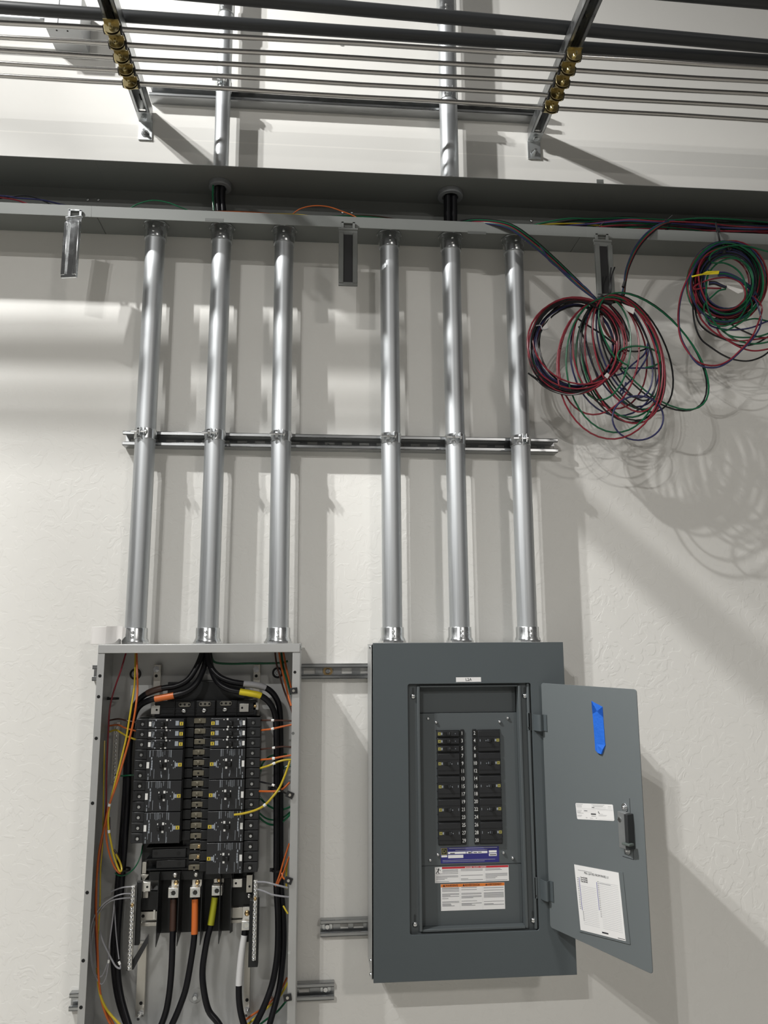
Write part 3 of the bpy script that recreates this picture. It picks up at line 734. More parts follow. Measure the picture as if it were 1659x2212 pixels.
prt('bracket_leg', RAIL, 309, 1926, 320, 1940, DB+0.004, DB+0.012); prt('support_plate', PLAST, 303, 1926, 340, 1970, DB-0.01, DB+0.002)
prt('support_plate', PLAST, 500, 1895, 548, 1962, DB-0.02, DB-0.004); prt('rail_end', RAIL, 532, 1890, 545, 1928, DB-0.002, DB+0.006); dot(chs, P(539, 1915, DB+0.0062), 0.0028)
screw(chs, P(538, 1935, DB+0.004), 0.005, m=BRIGHT)
prt('barrier_back', PLAST, 341, 1900, 499, 2013, DB-0.02, DB-0.012, bevel=0)
for xt, yt, yb in ((341, 1888, 2046), (386, 1888, 2044), (435.5, 1890, 2042), (475, 1890, 2039), (499, 1890, 2016)):
    # phase barrier fin: a thin sheet standing out of the back, cut to a point at its foot
    x = P(xt, 1950, DB+0.04).x; zt = P(xt, yt, DB+0.04).z; zl = P(xt, 2012, DB-0.012).z; zp = P(xt, yb, DB+0.045).z
    vs = [(x+s_*0.0008, -d, z) for s_ in (-1, 1) for d, z in ((DB-0.012, zt), (DB+0.045, zt), (DB+0.045, zp), (DB-0.012, zl))]
    b = MB(); b.add(vs, [(0, 1, 2, 3), (7, 6, 5, 4), (0, 4, 5, 1), (1, 5, 6, 2), (2, 6, 7, 3), (3, 7, 4, 0)]); b.build('phase_barrier', PLAST, chs, smooth=0)
LUGD = DB+0.030
for (x0, y0, x1, y1), (u0_, v0, u1, v1) in (((363, 1918, 386, 1940), (370, 1896, 390, 1916)), ((410, 1917, 433, 1939), (415, 1895.5, 437, 1916)), ((457, 1913.5, 480, 1935), (461.5, 1894, 484, 1907))):
    l_ = prt('lug', LUG, x0, y0, x1, y1, DB-0.002, LUGD, bevel=0.0012)
    c_ = P((x0+x1)/2, (y0+y1)/2, LUGD); c_.y = -LUGD
    b = MB(); b.ring(c_, (0, -1, 0), 0.0098, 0.0062, 0.0012, 24); b.build('lug_screw', STEEL, l_)
    b = MB(); b.lathe(c_, (0, -1, 0), [(0, 0.0062), (0.0003, 0.0062)], 6); b.build('hex_socket', mat('socket shade', (0.06, 0.06, 0.06, 1), 0.4, 0.8), l_, smooth=0)
    tb = prt('lug_strap', RAIL, u0_, v0, u1, v1, DB-0.004, DB+0.012, bevel=0.001); screw(tb, P((u0_+u1)/2+1, (v0+v1)/2, DB+0.012), 0.0062, m=BRASSS)
for px, py in ((379, 1889), (424, 1888)):
    screw(chs, P(px, py, DB+0.022), 0.0062, m=LUG, name='round_screw', h=0.008)
# ------------------------------------------------------------------ neutral bars
def neutral(label, x0, x1, y0, y1, n, d):
    xa, xb, za, zb = WR(x0, y0, x1, y1, d)
    t = thing('neutral_bar', label, 'terminal bar', ((xa+xb)/2, -IB, za), 'neutral bars in the open box')
    b = MB(); b.box(xa, xb, d-0.012, d, za, zb); b.build('bar', LUG, t, bevel=0.0008)
    for k in range(n):
        z = zb-(k+0.6)*(zb-za)/n
        screw(t, Vector(((xa+xb)/2-0.0008*(k % 2), -d, z)), 0.0042, m=BRASSS if k == 4 else BRIGHT, name='terminal_screw', h=0.004)
    return t, xa, xb, za, zb
tL, xa, xb, za, zb = neutral('left neutral bar, silver strip of screws with grey wires', 279, 288, 1914, 2096, 20, 0.115)
b = MB(); b.box(xb, xb+0.012, 0.085, 0.098, za+0.05, zb+0.004); b.build('insulator', PLAST, tL, bevel=0.001)
b = MB(); b.prism([(xa-0.006, za-0.006), (xb+0.002, za-0.004), (xb+0.034, za+0.055), (xb+0.034, za+0.075), (xb, za+0.02)], 0.095, 0.100); b.build('insulator_foot', PLAST2, tL)
tR, xa, xb, za, zb = neutral('right neutral bar, silver strip of screws above the white cable', 546, 554.5, 1902, 2075, 20, 0.115)
b = MB(); b.box(xa-0.010, xb+0.004, 0.080, 0.103, za-0.02, zb-0.05); b.build('insulator', PLAST, tR, bevel=0.001)
prt('neutral_strap', RAIL, 292, 1966, 341, 1988, DB-0.008, DB+0.002, parent=tL); prt('neutral_strap', RAIL, 290, 1993, 341, 2001, DB-0.008, DB+0.006, parent=tL)
dot(tL, P(309, 1979, DB+0.0022), 0.004); prt('strap_clip', LUG, 331, 1966, 335, 1986, DB+0.002, DB+0.006, parent=tL, bevel=0)
prt('neutral_strap', RAIL, 498, 1960, 545, 1983, DB-0.008, DB+0.002, parent=tR); prt('neutral_strap', RAIL, 498, 1987, 525, 1994, DB-0.008, DB+0.004, parent=tR)
tb = prt('neutral_tab', LUG, 524, 1959, 545, 1988, DB+0.002, DB+0.008, parent=tR); screw(tb, P(534, 1972.5, DB+0.008), 0.0068, m=BRASSS)
l_ = prt('lug', LUG, 521.5, 1989.5, 542, 2010, DB-0.002, DB+0.028, parent=tR, bevel=0.0012)
c_ = P(532, 1999.5, DB+0.028); c_.y = -DB-0.028
b = MB(); b.ring(c_, (0, -1, 0), 0.0090, 0.0058, 0.0012, 24); b.build('lug_screw', STEEL, l_)
prt('support_block', PLAST, 525, 2011, 545, 2035, DB-0.02, DB+0.004, parent=tR)
# ground bar on the back near the left side
xa, xb, za, zb = WR(247, 1560, 252, 1692, 0.045)
t = thing('ground_bar', 'dark ground bar low on the back of the open box, near its left side', 'terminal bar', ((xa+xb)/2, -IB, za))
b = MB(); b.box(xa-0.005, xb+0.004, IB+0.003, 0.046, za, zb); b.build('bar', LUG, t, bevel=0.0008)
for k in range(16): screw(t, Vector(((xa+xb)/2, -0.046, zb-(k+0.5)*(zb-za)/16)), 0.0034, m=BRIGHT, name='terminal_screw', h=0.003)

# ------------------------------------------------------------------ breakers in the open box
def breaker(poles, sgn, mirror_tab, label):
    """origin: outer end, foot of the unit, chassis face. x grows towards the centre of the box for sgn=+1"""
    t = thing('circuit_breaker', label, 'circuit breaker', (0, 0, 0), 'breakers in the open box')
    pit = 0.02545; Hh = poles*pit; g = 0.0007
    X = lambda a: sgn*a
    def bxp(m_, *bs, name='x', bevel=0.0008, par=None):
        b = MB()
        for (x0, x1, d0, d1, z0, z1) in bs:
            lo, hi = sorted((X(x0), X(x1))); b.box(lo, hi, d0, d1, z0, z1)
        return b.build(name, m_, par or t, bevel=bevel)
    xt = 0.031 if sgn > 0 else 0.036
    xf = xt+0.0925
    body = bxp(PLAST, (0.002, xf, -0.030, 0.036, g, Hh-g), name='body')
    bxp(PLAST2, (xt+0.001, xf-0.0008, 0.036, 0.052, g*1.4, Hh-g*1.4), name='face', bevel=0.0012)
    for k in range(poles):
        z0 = k*pit
        tb = bxp(PLAST2, (0.0, xt, 0.0, 0.043, z0+g, z0+pit-g), name='terminal_block', bevel=0.0012)
        xc = xt*0.52; zc = z0+pit*0.5
        bxp(HOLE, (xc-0.0060, xc+0.0060, 0.043, 0.0433, zc-0.0055, zc+0.0065), name='terminal_opening', bevel=0, par=tb)
        b = MB(); b.lathe((X(xc+0.0005), -0.0434, zc-0.0012), (0, -1, 0), [(0, 0.0042), (0.0012, 0.0036)], 10); b.build('terminal_screw', STEEL, tb)
        # tail that plugs on the bus, with its bright contact
        bxp(PLAST, (xf, xf+0.021, -0.02, 0.026, z0+g*2, z0+pit-g*2), name='tail', bevel=0.001)
        bxp(PLAST2, (xf+0.021, xf+0.033, -0.02, 0.016, z0+0.004, z0+pit-0.006), name='jaw', bevel=0.001)
        b = MB(); b.lathe((X(xf+0.033), -0.018, z0+0.003), (0, -1, 0), [(0, 0.0024), (0.001, 0.0016)], 8); b.build('contact', BRIGHT, t)
    F0, F1 = 0.052, 0.0522
    def pr(m_, nm, *rs):
        b = MB()
        for (u, v, w, h) in rs:
            x0 = xt+0.0015+u*0.0905 if True else 0
            lo, hi = sorted((X(x0-w/2), X(x0+w/2))); zc = v*Hh
            b.box(lo, hi, F0, F1, zc-h/2, zc+h/2)
        return b.build(nm, m_, t, smooth=0)
    rnd = random.Random(11+poles)
    if poles == 1:
        pr(WHITE, 'white_label', (0.055, 0.5, 0.0062, 0.0115))
        pr(WHITE, 'on_off_mark', (0.52, 0.88, 0.0042, 0.0046), (0.50, 0.14, 0.0042, 0.0042), (0.38, 0.10, 0.0024, 0.002), (0.62, 0.84, 0.0022, 0.0022))
        pr(YEL, 'yellow_emblem', (0.93, 0.5, 0.0086, 0.0086)); o = pr(HOLE, 'emblem_core', (0.93, 0.53, 0.0052, 0.0009), (0.93, 0.47, 0.0052, 0.0009), (0.93, 0.5, 0.0024, 0.0024)) if poles == 3 else pr(HOLE, 'emblem_core', (0.93, 0.60, 0.0052, 0.0009), (0.93, 0.40, 0.0052, 0.0009), (0.93, 0.5, 0.0024, 0.0024))
        for v in o.data.vertices: v.co.y -= 0.0002
        pr(PRINT, 'rating_mark', (0.81, 0.55, 0.0085, 0.0115)); pr(PRINT, 'print', *[(0.12+0.018*k, 0.5+0.1*math.sin(k*5), 0.0008, 0.012+0.004*math.cos(k*3)) for k in range(4)], *[(0.22, 0.86, 0.003, 0.003), (0.21, 0.15, 0.003, 0.003)])
        b = MB(); x0 = xt+0.0015+0.27*0.0905; lo, hi = sorted((X(x0-0.0055), X(x0+0.0055)))
        b.frame((lo, hi, Hh*0.28, Hh*0.66), (lo+0.001, hi-0.001, Hh*0.28+0.001, Hh*0.66-0.001), F0, F1+0.0004); b.build('test_button', PLAST, t)
        hu = 0.46
    else:
        pr(WHITE, 'white_label', (0.04 if sgn > 0 else 0.05, 0.5, 0.0066, 0.0155))
        pr(WHITE, 'on_off_mark', (0.53, 0.63, 0.0050, 0.0062), (0.52, 0.385, 0.0050, 0.0062), (0.38, 0.62, 0.0022, 0.004), (0.60, 0.63, 0.0022, 0.0026))
        pr(YEL, 'yellow_emblem', (0.93, 0.5, 0.0086, 0.0086)); o = pr(HOLE, 'emblem_core', (0.93, 0.53, 0.0052, 0.0009), (0.93, 0.47, 0.0052, 0.0009), (0.93, 0.5, 0.0024, 0.0024)) if poles == 3 else pr(HOLE, 'emblem_core', (0.93, 0.60, 0.0052, 0.0009), (0.93, 0.40, 0.0052, 0.0009), (0.93, 0.5, 0.0024, 0.0024))
        for v in o.data.vertices: v.co.y -= 0.0002
        pr(PRINT, 'rating_mark', (0.835, 0.5, 0.007, 0.009), (0.795, 0.5, 0.0022, 0.016))
        ls = []
        for u, v, h in ((0.08, 0.86, 0.018), (0.095, 0.87, 0.018), (0.17, 0.88, 0.016), (0.29, 0.88, 0.018), (0.33, 0.86, 0.019), (0.37, 0.87, 0.019), (0.40, 0.88, 0.017), (0.44, 0.85, 0.013), (0.50, 0.90, 0.012), (0.62, 0.87, 0.020), (0.66, 0.87, 0.020), (0.68, 0.86, 0.02),
                        (0.14, 0.72, 0.006), (0.15, 0.62, 0.006), (0.15, 0.54, 0.006), (0.15, 0.46, 0.006), (0.15, 0.38, 0.006), (0.12, 0.28, 0.022), (0.22, 0.22, 0.026), (0.41, 0.22, 0.013), (0.43, 0.14, 0.008), (0.62, 0.20, 0.030), (0.64, 0.13, 0.014), (0.06, 0.20, 0.005), (0.06, 0.08, 0.009), (0.70, 0.5, 0.003), (0.75, 0.62, 0.004), (0.75, 0.40, 0.004)):
            ls.append((u, v if sgn > 0 else (v if v < 0.5 and False else v), 0.0008 if h > 0.010 else (0.0030 if 0.36 < v < 0.75 and u < 0.2 else 0.0018), h*0.9))
        pr(PRINT, 'print', *ls)
        hu = 0.47
    x0 = xt+0.0015+hu*0.0905; lo, hi = sorted((X(x0-0.0095), X(x0+0.0075)))
    b = MB(); b.box(lo, hi, F0-0.0002, F0+0.0016, Hh/2-0.0065, Hh/2+0.0065); hd = b.build('handle', HOLE, t, bevel=0.0008)
    lo, hi = sorted((X(x0-0.008), X(x0-0.001))); b = MB(); b.box(lo, hi, F0+0.0016, F0+0.009, Hh/2-0.0048, Hh/2+0.0048); b.build('toggle', PLAST, hd, bevel=0.0012)
    return t
BD = DB+0.006
zT = P(440, 1551, BD+0.045).z
pit_ = 0.02545
xl = (P(296, 1553, BD+0.043).x+P(280, 1825, BD+0.043).x)/2
xr = (P(566, 1551, BD+0.043).x+P(553, 1890, BD+0.043).x)/2
protos = {}
pos = ['first', 'second', 'third', 'fourth', 'fifth', 'sixth', 'seventh']
for sgn, side, cnt in ((1, 'left', (1, 1, 1, 3, 3, 3)), (-1, 'right', (1, 1, 1, 3, 3, 3, 3))):
    z = zT
    for i, p in enumerate(cnt):
        z -= p*pit_
        lab = '%s breaker from the top in the %s column of the open box' % (('single pole ' if p == 1 else 'wide three pole ')+pos[i], side)
        lab = '%s %s breaker from the top, %s column of the open box' % (pos[i], 'narrow single' if p == 1 else 'wide triple', side)
        lab = lab[0].upper()*0+lab
        loc = Vector((xl if sgn > 0 else xr, -BD, z))
        if (sgn, p) not in protos:
            t = breaker(p, sgn, False, lab); t.location = loc; protos[(sgn, p)] = t
        else: dup(protos[(sgn, p)], loc, lab)

# ------------------------------------------------------------------ feeder cables with tape bands
def cable(label, seq, r, bands):
    pts = spline(pxl(seq), 7)
    t = thing('power_cable', label, 'cable', pts[0], 'black feeder cables in the open box')
    b = MB(); b.tube(pts, r, 12); b.build('jacket', CABLE, t)
    for col, ya, yb, first in bands:
        # the band follows the cable between two heights in its upper (first) or lower run
        n = len(pts)
        rng = range(0, n//2) if first else range(int(n*0.80), n)
        sel = [pts[i] for i in rng if ya <= pts[i].z <= yb] if not callable(ya) else [pts[i] for i in rng if ya(pts[i])]
        if len(sel) > 1:
            b = MB(); b.tube(sel, r+0.0007, 12); b.build('tape_band', CTAPE[col], t, label=col+' phase tape')
    return t
RC = 0.0078
def xr_(a, b_, ylo=1600):
    xa_, xb_ = a, b_
    return lambda p: xa_ <= p.x <= xb_ and p.z > 1.3
def band_at(px0, px1, py, d): return xr_(P(px0, py, d).x, P(px1, py, d).x)
def zr(py0, py1, px, d): return P(px, py1, d).z, P(px, py0, d).z
c1 = [(438, 1392, .075), (437, 1410, .08), (425, 1440, .09), (406, 1468, .10), (380, 1482, .105), (350, 1487, .105), (322, 1496, .10), (302, 1510, .085), (288, 1533, .07), (280, 1570, .058), (275, 1620, .052), (270, 1720, .050), (262, 1830, .050), (253, 1930, .050), (246, 2030, .052), (248, 2110, .058), (262, 2180, .07), (292, 2245, .085), (325, 2258, .09), (348, 2215, .09), (362, 2170, .09), (370, 2101, .09), (373.5, 2010, .085), (375, 1942, .075), (375, 1934, .075)]
cable('feeder cable with brown tape, outer of the two bending left', c1, RC, [('brown', band_at(316, 350, 1490, .105), None, True), ('brown', zr(1941, 2010, 374, .08)[0], zr(1941, 2010, 374, .08)[1], False)])
c2 = [(446, 1392, .06), (446, 1412, .07), (440, 1443, .085), (427, 1472, .105), (408, 1491, .115), (380, 1501, .118), (350, 1507, .115), (325, 1512, .11), (305, 1522, .095), (292, 1540, .08), (284, 1575, .066), (279, 1625, .062), (276, 1720, .063), (269, 1830, .064), (261, 1930, .066), (254, 2030, .068), (255, 2110, .074), (268, 2180, .09), (300, 2262, .11), (345, 2266, .11), (372, 2212, .105), (388, 2175, .1), (402, 2133, .1), (413.5, 2070, .095), (420, 2018, .09), (421.5, 1942, .075), (421.5, 1932, .075)]
cable('feeder cable with orange tape, running into the middle lug', c2, RC, [('orange', band_at(333, 379, 1505, .116), None, True), ('orange', zr(1941, 2018, 421, .085)[0], zr(1941, 2018, 421, .085)[1], False)])
c3 = [(452, 1392, .06), (452, 1412, .07), (457, 1446, .085), (470, 1473, .105), (492, 1488, .115), (518, 1494, .118), (542, 1498, .116), (563, 1503, .11), (582, 1518, .10), (594, 1545, .085), (597, 1600, .075), (597, 1700, .07), (597, 1800, .07), (597, 1912, .07), (600, 1970, .07), (600.5, 2024, .072), (598, 2070, .075), (590, 2117, .08), (578, 2155, .09), (558, 2200, .10), (525, 2256, .11), (495, 2246, .11), (470, 2208, .105), (450, 2181, .1), (439.5, 2133, .1), (438, 2089, .095), (447, 2031, .09), (455, 1998, .085), (464.5, 1938, .075), (466, 1928, .075)]
cable('feeder cable with yellow tape, running into the right hand lug', c3, RC, [('yellow', band_at(517, 563, 1498, .116), None, True), ('olive', zr(1937, 1998, 460, .08)[0], zr(1937, 1998, 460, .08)[1], False)])
c4 = [(447, 1392, .075), (447, 1410, .08), (455, 1440, .09), (473, 1461, .10), (498, 1472, .105), (526, 1477, .105), (552, 1480, .10), (576, 1487, .09), (594, 1504, .08), (604, 1532, .068), (606, 1590, .06), (606, 1700, .056), (606, 1800, .055), (607, 1912, .055), (612, 1986, .057), (612.5, 2042, .06), (609, 2088, .065), (603, 2135, .075), (590, 2185, .09), (572, 2240, .105), (545, 2250, .105), (527, 2212, .1), (519, 2181, .095), (516, 2149, .095), (517, 2110, .09), (523, 2050, .085), (529, 2012, .08), (530, 2004, .08)]
cable('feeder cable with grey and white tape, running to the neutral lug', c4, RC, [('grey', band_at(525, 575, 1480, .10), None, True), ('white', zr(2020, 2127, 520, .088)[0], zr(2020, 2127, 520, .088)[1], False)])
for px, py, d in ((268, 1880, .085), (600, 1883, .085), (575, 1707, .09), (246, 1508, .12)):
    pass

# ------------------------------------------------------------------ small wires in the open box
def wire(label, col, seq, r=0.0024, mark=None, dd=0.1, group='small wires in the open box', cat='wire'):
    pts = spline(pxl(seq, dd), 6)
    m_ = {'red': W_RED, 'green': W_GRN, 'blue': W_BLU, 'black': W_BLK, 'yellow': W_YEL, 'orange': W_ORA, 'brown': W_BRN, 'grey': W_GRY}[col]
    b = MB(); b.tube(pts, r, 8)
    if mark is None:
        return tag(b.build('wire', m_), label, cat, group)
    t = thing('wire', label, cat, pts[0], group); b.build('insulation', m_, t)
    for k in mark:
        i = max(1, min(len(pts)-2, int(k*(len(pts)-1)))); dv = (pts[i+1]-pts[i-1]).normalized()
        b = MB(); b.cyl(pts[i]-dv*0.0035, pts[i]+dv*0.0035, r+0.0010, 10); b.build('wire_marker', WHITE, t, label='white wire marker')
    return t
wire('dark red wire curving down inside the left wall of the open box', 'red', [(275, 1400, .09), (262, 1445, .10), (250, 1480, .105), (241, 1510, .105), (236, 1540, .10), (234, 1580, .10), (232, 1620, .10), (230, 1680, .10), (228, 1760, .10), (215, 1850, .10), (207, 1920, .10), (206, 2000, .10), (210, 2080, .10), (213, 2120, .10), (222, 2170, .10)], 0.0022)
wire('long orange wire crossing from the first conduit down the left side', 'orange', [(295, 1398, .09), (296, 1445, .12), (297, 1490, .13), (293, 1530, .14), (286, 1570, .145), (276, 1610, .145), (262, 1660, .14), (250, 1700, .135), (238, 1733, .13), (230, 1765, .12), (222, 1800, .12), (214, 1840, .12), (210, 1880, .12), (208, 1930, .12), (208, 1980, .12), (211, 2060, .12), (213, 2110, .12), (219, 2160, .12), (232, 2200, .12), (248, 2228, .12)], 0.0026, mark=(0.43,))
wire('yellow wire hanging beside the long orange one, looped at its end', 'yellow', [(293, 1400, .08), (291, 1470, .12), (288, 1500, .13), (280, 1550, .14), (272, 1598, .142), (258, 1655, .138), (240, 1725, .13), (234, 1765, .12), (235, 1792, .12), (239, 1815, .12), (245, 1845, .12), (253, 1870, .12), (259, 1882, .12), (263, 1878, .115), (259, 1862, .11), (250, 1845, .11)], 0.0024, mark=(0.55,))
wire('orange wire beside the looped yellow wire', 'orange', [(233, 1765, .115), (229, 1790, .115), (231, 1820, .115), (238, 1850, .115), (248, 1874, .115), (256, 1884, .115), (260, 1886, .11)], 0.0023)
wire('brown wire just behind the looped yellow wire', 'brown', [(236, 1765, .105), (237, 1800, .105), (244, 1840, .105), (254, 1868, .105), (259, 1872, .10), (255, 1850, .10), (246, 1835, .10)], 0.0023)
wire('thin yellow wire low against the left wall of the open box', 'yellow', [(226, 1600, .08), (225, 1640, .09), (224, 1700, .09), (223, 1760, .09), (221, 1830, .09), (217, 1880, .09), (216, 1950, .09), (212, 2020, .09), (210, 2080, .10)], 0.0018)
wire('yellow wire sweeping to the bottom left corner of the open box', 'yellow', [(210, 2090, .11), (212, 2120, .115), (217, 2150, .12), (229, 2178, .12), (248, 2202, .12), (272, 2226, .12)], 0.0030)
wire('orange wire under the yellow one in the bottom left corner', 'orange', [(214, 2140, .11), (224, 2172, .11), (236, 2196, .11), (252, 2224, .11)], 0.0026)
wire('brown wire from the left wall to the top left breaker', 'brown', [(237, 1556, .06), (255, 1553, .075), (272, 1556, .09), (298, 1561, .09)], 0.0022)
wire('orange wire from the left wall to the second left breaker', 'orange', [(235, 1568, .06), (255, 1566, .075), (272, 1573, .09), (298, 1580, .09)], 0.0022)
wire('yellow wire from the left wall to the third left breaker', 'yellow', [(236, 1581, .06), (250, 1577, .075), (262, 1583, .09), (276, 1591, .09), (297, 1599, .09)], 0.0024)
wire('short green wire from the ground bar across the left cables', 'green', [(250, 1674, .045), (262, 1676, .06), (276, 1675, .075), (292, 1674, .075)], 0.0022)
wire('green ground wire curving below the left breakers', 'green', [(308, 1826, .06), (304, 1848, .075), (294, 1870, .085), (281, 1884, .09), (268, 1891, .09), (256, 1891, .085), (249, 1886, .07)], 0.0016)
g_ = 'grey neutral wire at the left bar, '
wire(g_+'uppermost', 'grey', [(288, 1915, .11), (266, 1917, .11), (250, 1922, .10), (240, 1927, .09)], 0.0018)
wire(g_+'looping deep down beside the box wall', 'grey', [(287, 1931, .11), (266, 1931, .12), (243, 1939, .12), (221, 1955, .12), (204, 1980, .12), (196, 2010, .12), (195, 2050, .12), (199, 2088, .12), (208, 2112, .12), (219, 2126, .12), (228, 2114, .12), (233, 2090, .12), (235, 2072, .12)], 0.0016, mark=(0.98,))
wire(g_+'third, hooked back up at its end', 'grey', [(286, 1939, .11), (262, 1941, .115), (240, 1946, .115), (222, 1960, .115), (206, 1990, .11), (198, 2040, .11), (200, 2080, .115), (209, 2108, .118), (220, 2108, .118), (228, 2092, .118), (233, 2078, .118)], 0.0016)
wire(g_+'hanging straight down over the cables', 'grey', [(247, 1945, .10), (244, 1980, .10), (240, 2010, .10), (236, 2045, .10), (234, 2080, .105)], 0.0017)
wire(g_+'slanting across to a white tipped end', 'grey', [(215, 2010, .11), (223, 2035, .115), (236, 2062, .12), (249, 2086, .12), (259, 2092, .12), (260, 2086, .12), (257, 2078, .12)], 0.0020, mark=(0.97,))
wire(g_+'thin one straight behind the white tip', 'grey', [(247, 1955, .09), (249, 1990, .095), (252, 2030, .10), (257, 2072, .11)], 0.0014)
# right side
wire('green ground wire crossing the top of the open box', 'green', [(455, 1394, .055), (457, 1418, .06), (466, 1431, .06), (500, 1434, .055), (540, 1433, .055), (575, 1433, .055), (606, 1432, .06), (622, 1428, .06)], 0.0030)
wire('dark brown wire slanting from the third conduit to the right wall', 'brown', [(593, 1396, .07), (597, 1432, .08), (605, 1462, .09), (614, 1492, .11), (628, 1528, .13), (633, 1545, .14)], 0.0024)
wire('orange wire slanting from the third conduit, inner one', 'orange', [(601, 1396, .07), (607, 1435, .085), (614, 1466, .095), (621, 1496, .115), (629, 1525, .13)], 0.0026)
wire('green wire between the two slanting orange wires', 'green', [(606, 1396, .065), (612, 1440, .08), (620, 1468, .095), (628, 1500, .11)], 0.0026)
wire('orange wire slanting from the third conduit, outer one', 'orange', [(610, 1396, .06), (617, 1436, .08), (624, 1466, .095), (631, 1496, .11)], 0.0026)
wire('brown wire from the top right breaker to the box wall', 'brown', [(560, 1556, .095), (585, 1556, .12), (610, 1556.5, .12), (632, 1557.5, .12)], 0.0022, mark=(0.4,))
wire('orange wire from the second right breaker to the box wall', 'orange', [(558, 1578, .095), (585, 1575, .12), (608, 1570, .12), (632, 1565, .12)], 0.0024, mark=(0.4,))
wire('brown wire from the fourth right breaker to the box wall', 'brown', [(556, 1619.5, .095), (587, 1616, .12), (610, 1613, .12), (632, 1614, .12)], 0.0022, mark=(0.4,))
wire('orange wire from the fourth right breaker to the box wall', 'orange', [(555, 1642, .095), (587, 1639, .12), (608, 1635, .12), (632, 1631, .12)], 0.0025, mark=(0.4,))
wire('yellow wire from the fourth right breaker to the box wall', 'yellow', [(554, 1662, .095), (580, 1654, .12), (602, 1645, .12), (618, 1641.5, .12), (632, 1641, .12)], 0.0026, mark=(0.4,))
wire('black wire with white marker ending at a clip nut on the right flange', 'black', [(553, 1687, .095), (572, 1691, .12), (588, 1695, .13), (602, 1704, .14), (614, 1712, .16), (624, 1716, .172)], 0.0022, mark=(0.45,))
wire('orange wire bent up from the fifth right breaker', 'orange', [(552, 1709, .095), (575, 1709.5, .125), (597, 1709, .135), (612, 1703, .14), (626, 1690, .14)], 0.0026, mark=(0.6,))
wire('yellow wire bending across the face of the right breakers', 'yellow', [(506, 1760, .128), (525, 1757.5, .135), (552, 1750, .145), (572, 1739, .15), (590, 1720, .15), (604, 1701, .145), (615, 1676, .14), (622, 1657, .135), (626, 1644, .13)], 0.0028, mark=(0.38,))
wire('green wire arched behind the right cables beside the fourth breaker', 'green', [(562, 1672, .06), (566, 1652, .06), (577, 1638, .05), (592, 1631, .045), (620, 1629, .045)], 0.0022)
wire('green wire curling beside the right cables', 'green', [(604, 1692, .05), (604, 1678, .05), (609, 1664, .05), (618, 1656, .05), (630, 1653, .05)], 0.0028)
wire('upper green wire sagging between fifth breaker and box wall', 'green', [(558, 1717, .06), (570, 1732, .06), (586, 1744, .05), (605, 1750, .05), (630, 1742, .06)], 0.0026)
wire('middle green wire sagging between sixth breaker and box wall', 'green', [(556, 1752, .06), (572, 1766, .055), (588, 1771, .045), (606, 1769, .05), (630, 1752, .06)], 0.0022)
wire('lowest green wire sagging between sixth breaker and box wall', 'green', [(555, 1760, .065), (572, 1776, .06), (590, 1782, .05), (607, 1778, .055), (630, 1756, .065)], 0.0026)
wire('short green wire crossing behind the yellow one', 'green', [(598, 1653, .045), (608, 1656, .045), (620, 1657, .045)], 0.0026)
wire('orange wire of a pair dropping over the right cables, longer', 'orange', [(625, 1822, .13), (614, 1856, .13), (604, 1890, .128), (595, 1914, .12)], 0.0022)
wire('orange wire of a pair dropping over the right cables, shorter', 'orange', [(625, 1850, .13), (612, 1886, .13), (604, 1902, .128), (599, 1913, .12)], 0.0022)
wire('orange wire hooked behind the lower clip nut', 'orange', [(609, 1886, .135), (611, 1895, .145), (616, 1900, .16), (622, 1901, .170)], 0.0020)
wire('yellow wire hugging the right flange behind the clip nut', 'yellow', [(622, 1856, .12), (618.5, 1885, .12), (619, 1920, .12)], 0.0024)
wire('yellow scrap of wire below the grey neutrals', 'yellow', [(612, 1957, .08), (616, 1964, .085), (622, 1974, .09)], 0.0022)
wire('upper grey wire from the right neutral bar', 'grey', [(553, 1905, .11), (575, 1906, .13), (598, 1912, .135), (622, 1918, .135)], 0.0024)
wire('lower grey wire from the right neutral bar', 'grey', [(553, 1920, .11), (572, 1926, .13), (590, 1933, .135), (624, 1938, .135)], 0.0022)
wire('yellow wire rising along the bottom right corner of the open box', 'yellow', [(622, 2122, .06), (606, 2150, .06), (588, 2168, .055), (564, 2188, .05), (534, 2214, .05), (510, 2232, .05)], 0.0028)
wire('green wire in the bottom right corner of the open box', 'green', [(620, 2160, .05), (600, 2184, .05), (576, 2202, .05), (550, 2222, .05)], 0.0026)
wire('orange wire behind the yellow one at the bottom right', 'orange', [(620, 2112, .045), (604, 2142, .045), (576, 2172, .045), (540, 2196, .045), (520, 2212, .045)], 0.0026)
# zip ties round the upright cables
for px, py, x1, lab in ((247, 1510, 234, 'black zip tie anchor high on the left wall of the open box'), (272, 1883, 256, 'black zip tie round the left cables below the breakers'), (591, 1884, 606, 'black zip tie round the right cables'), (587, 1706, 607, 'black zip tie behind the crossed orange and yellow wires')):
    a_, c_ = P(min(px, x1)-6, py, 0.082), P(max(px, x1)+6, py, 0.082)
    b = MB(); b.ring(((a_.x+c_.x)/2, -0.062, a_.z-0.003), (0, 0, 1), (c_.x-a_.x)/2, (c_.x-a_.x)/2-0.0014, 0.005, 24)
    b.obox((a_.x, -0.062, a_.z), (0.004, 0, 0), (0, 0.003, 0), (0, 0, 0.004))
    tag(b.build('zip_tie', RUBBER), lab, 'zip tie', 'zip ties in the open box')

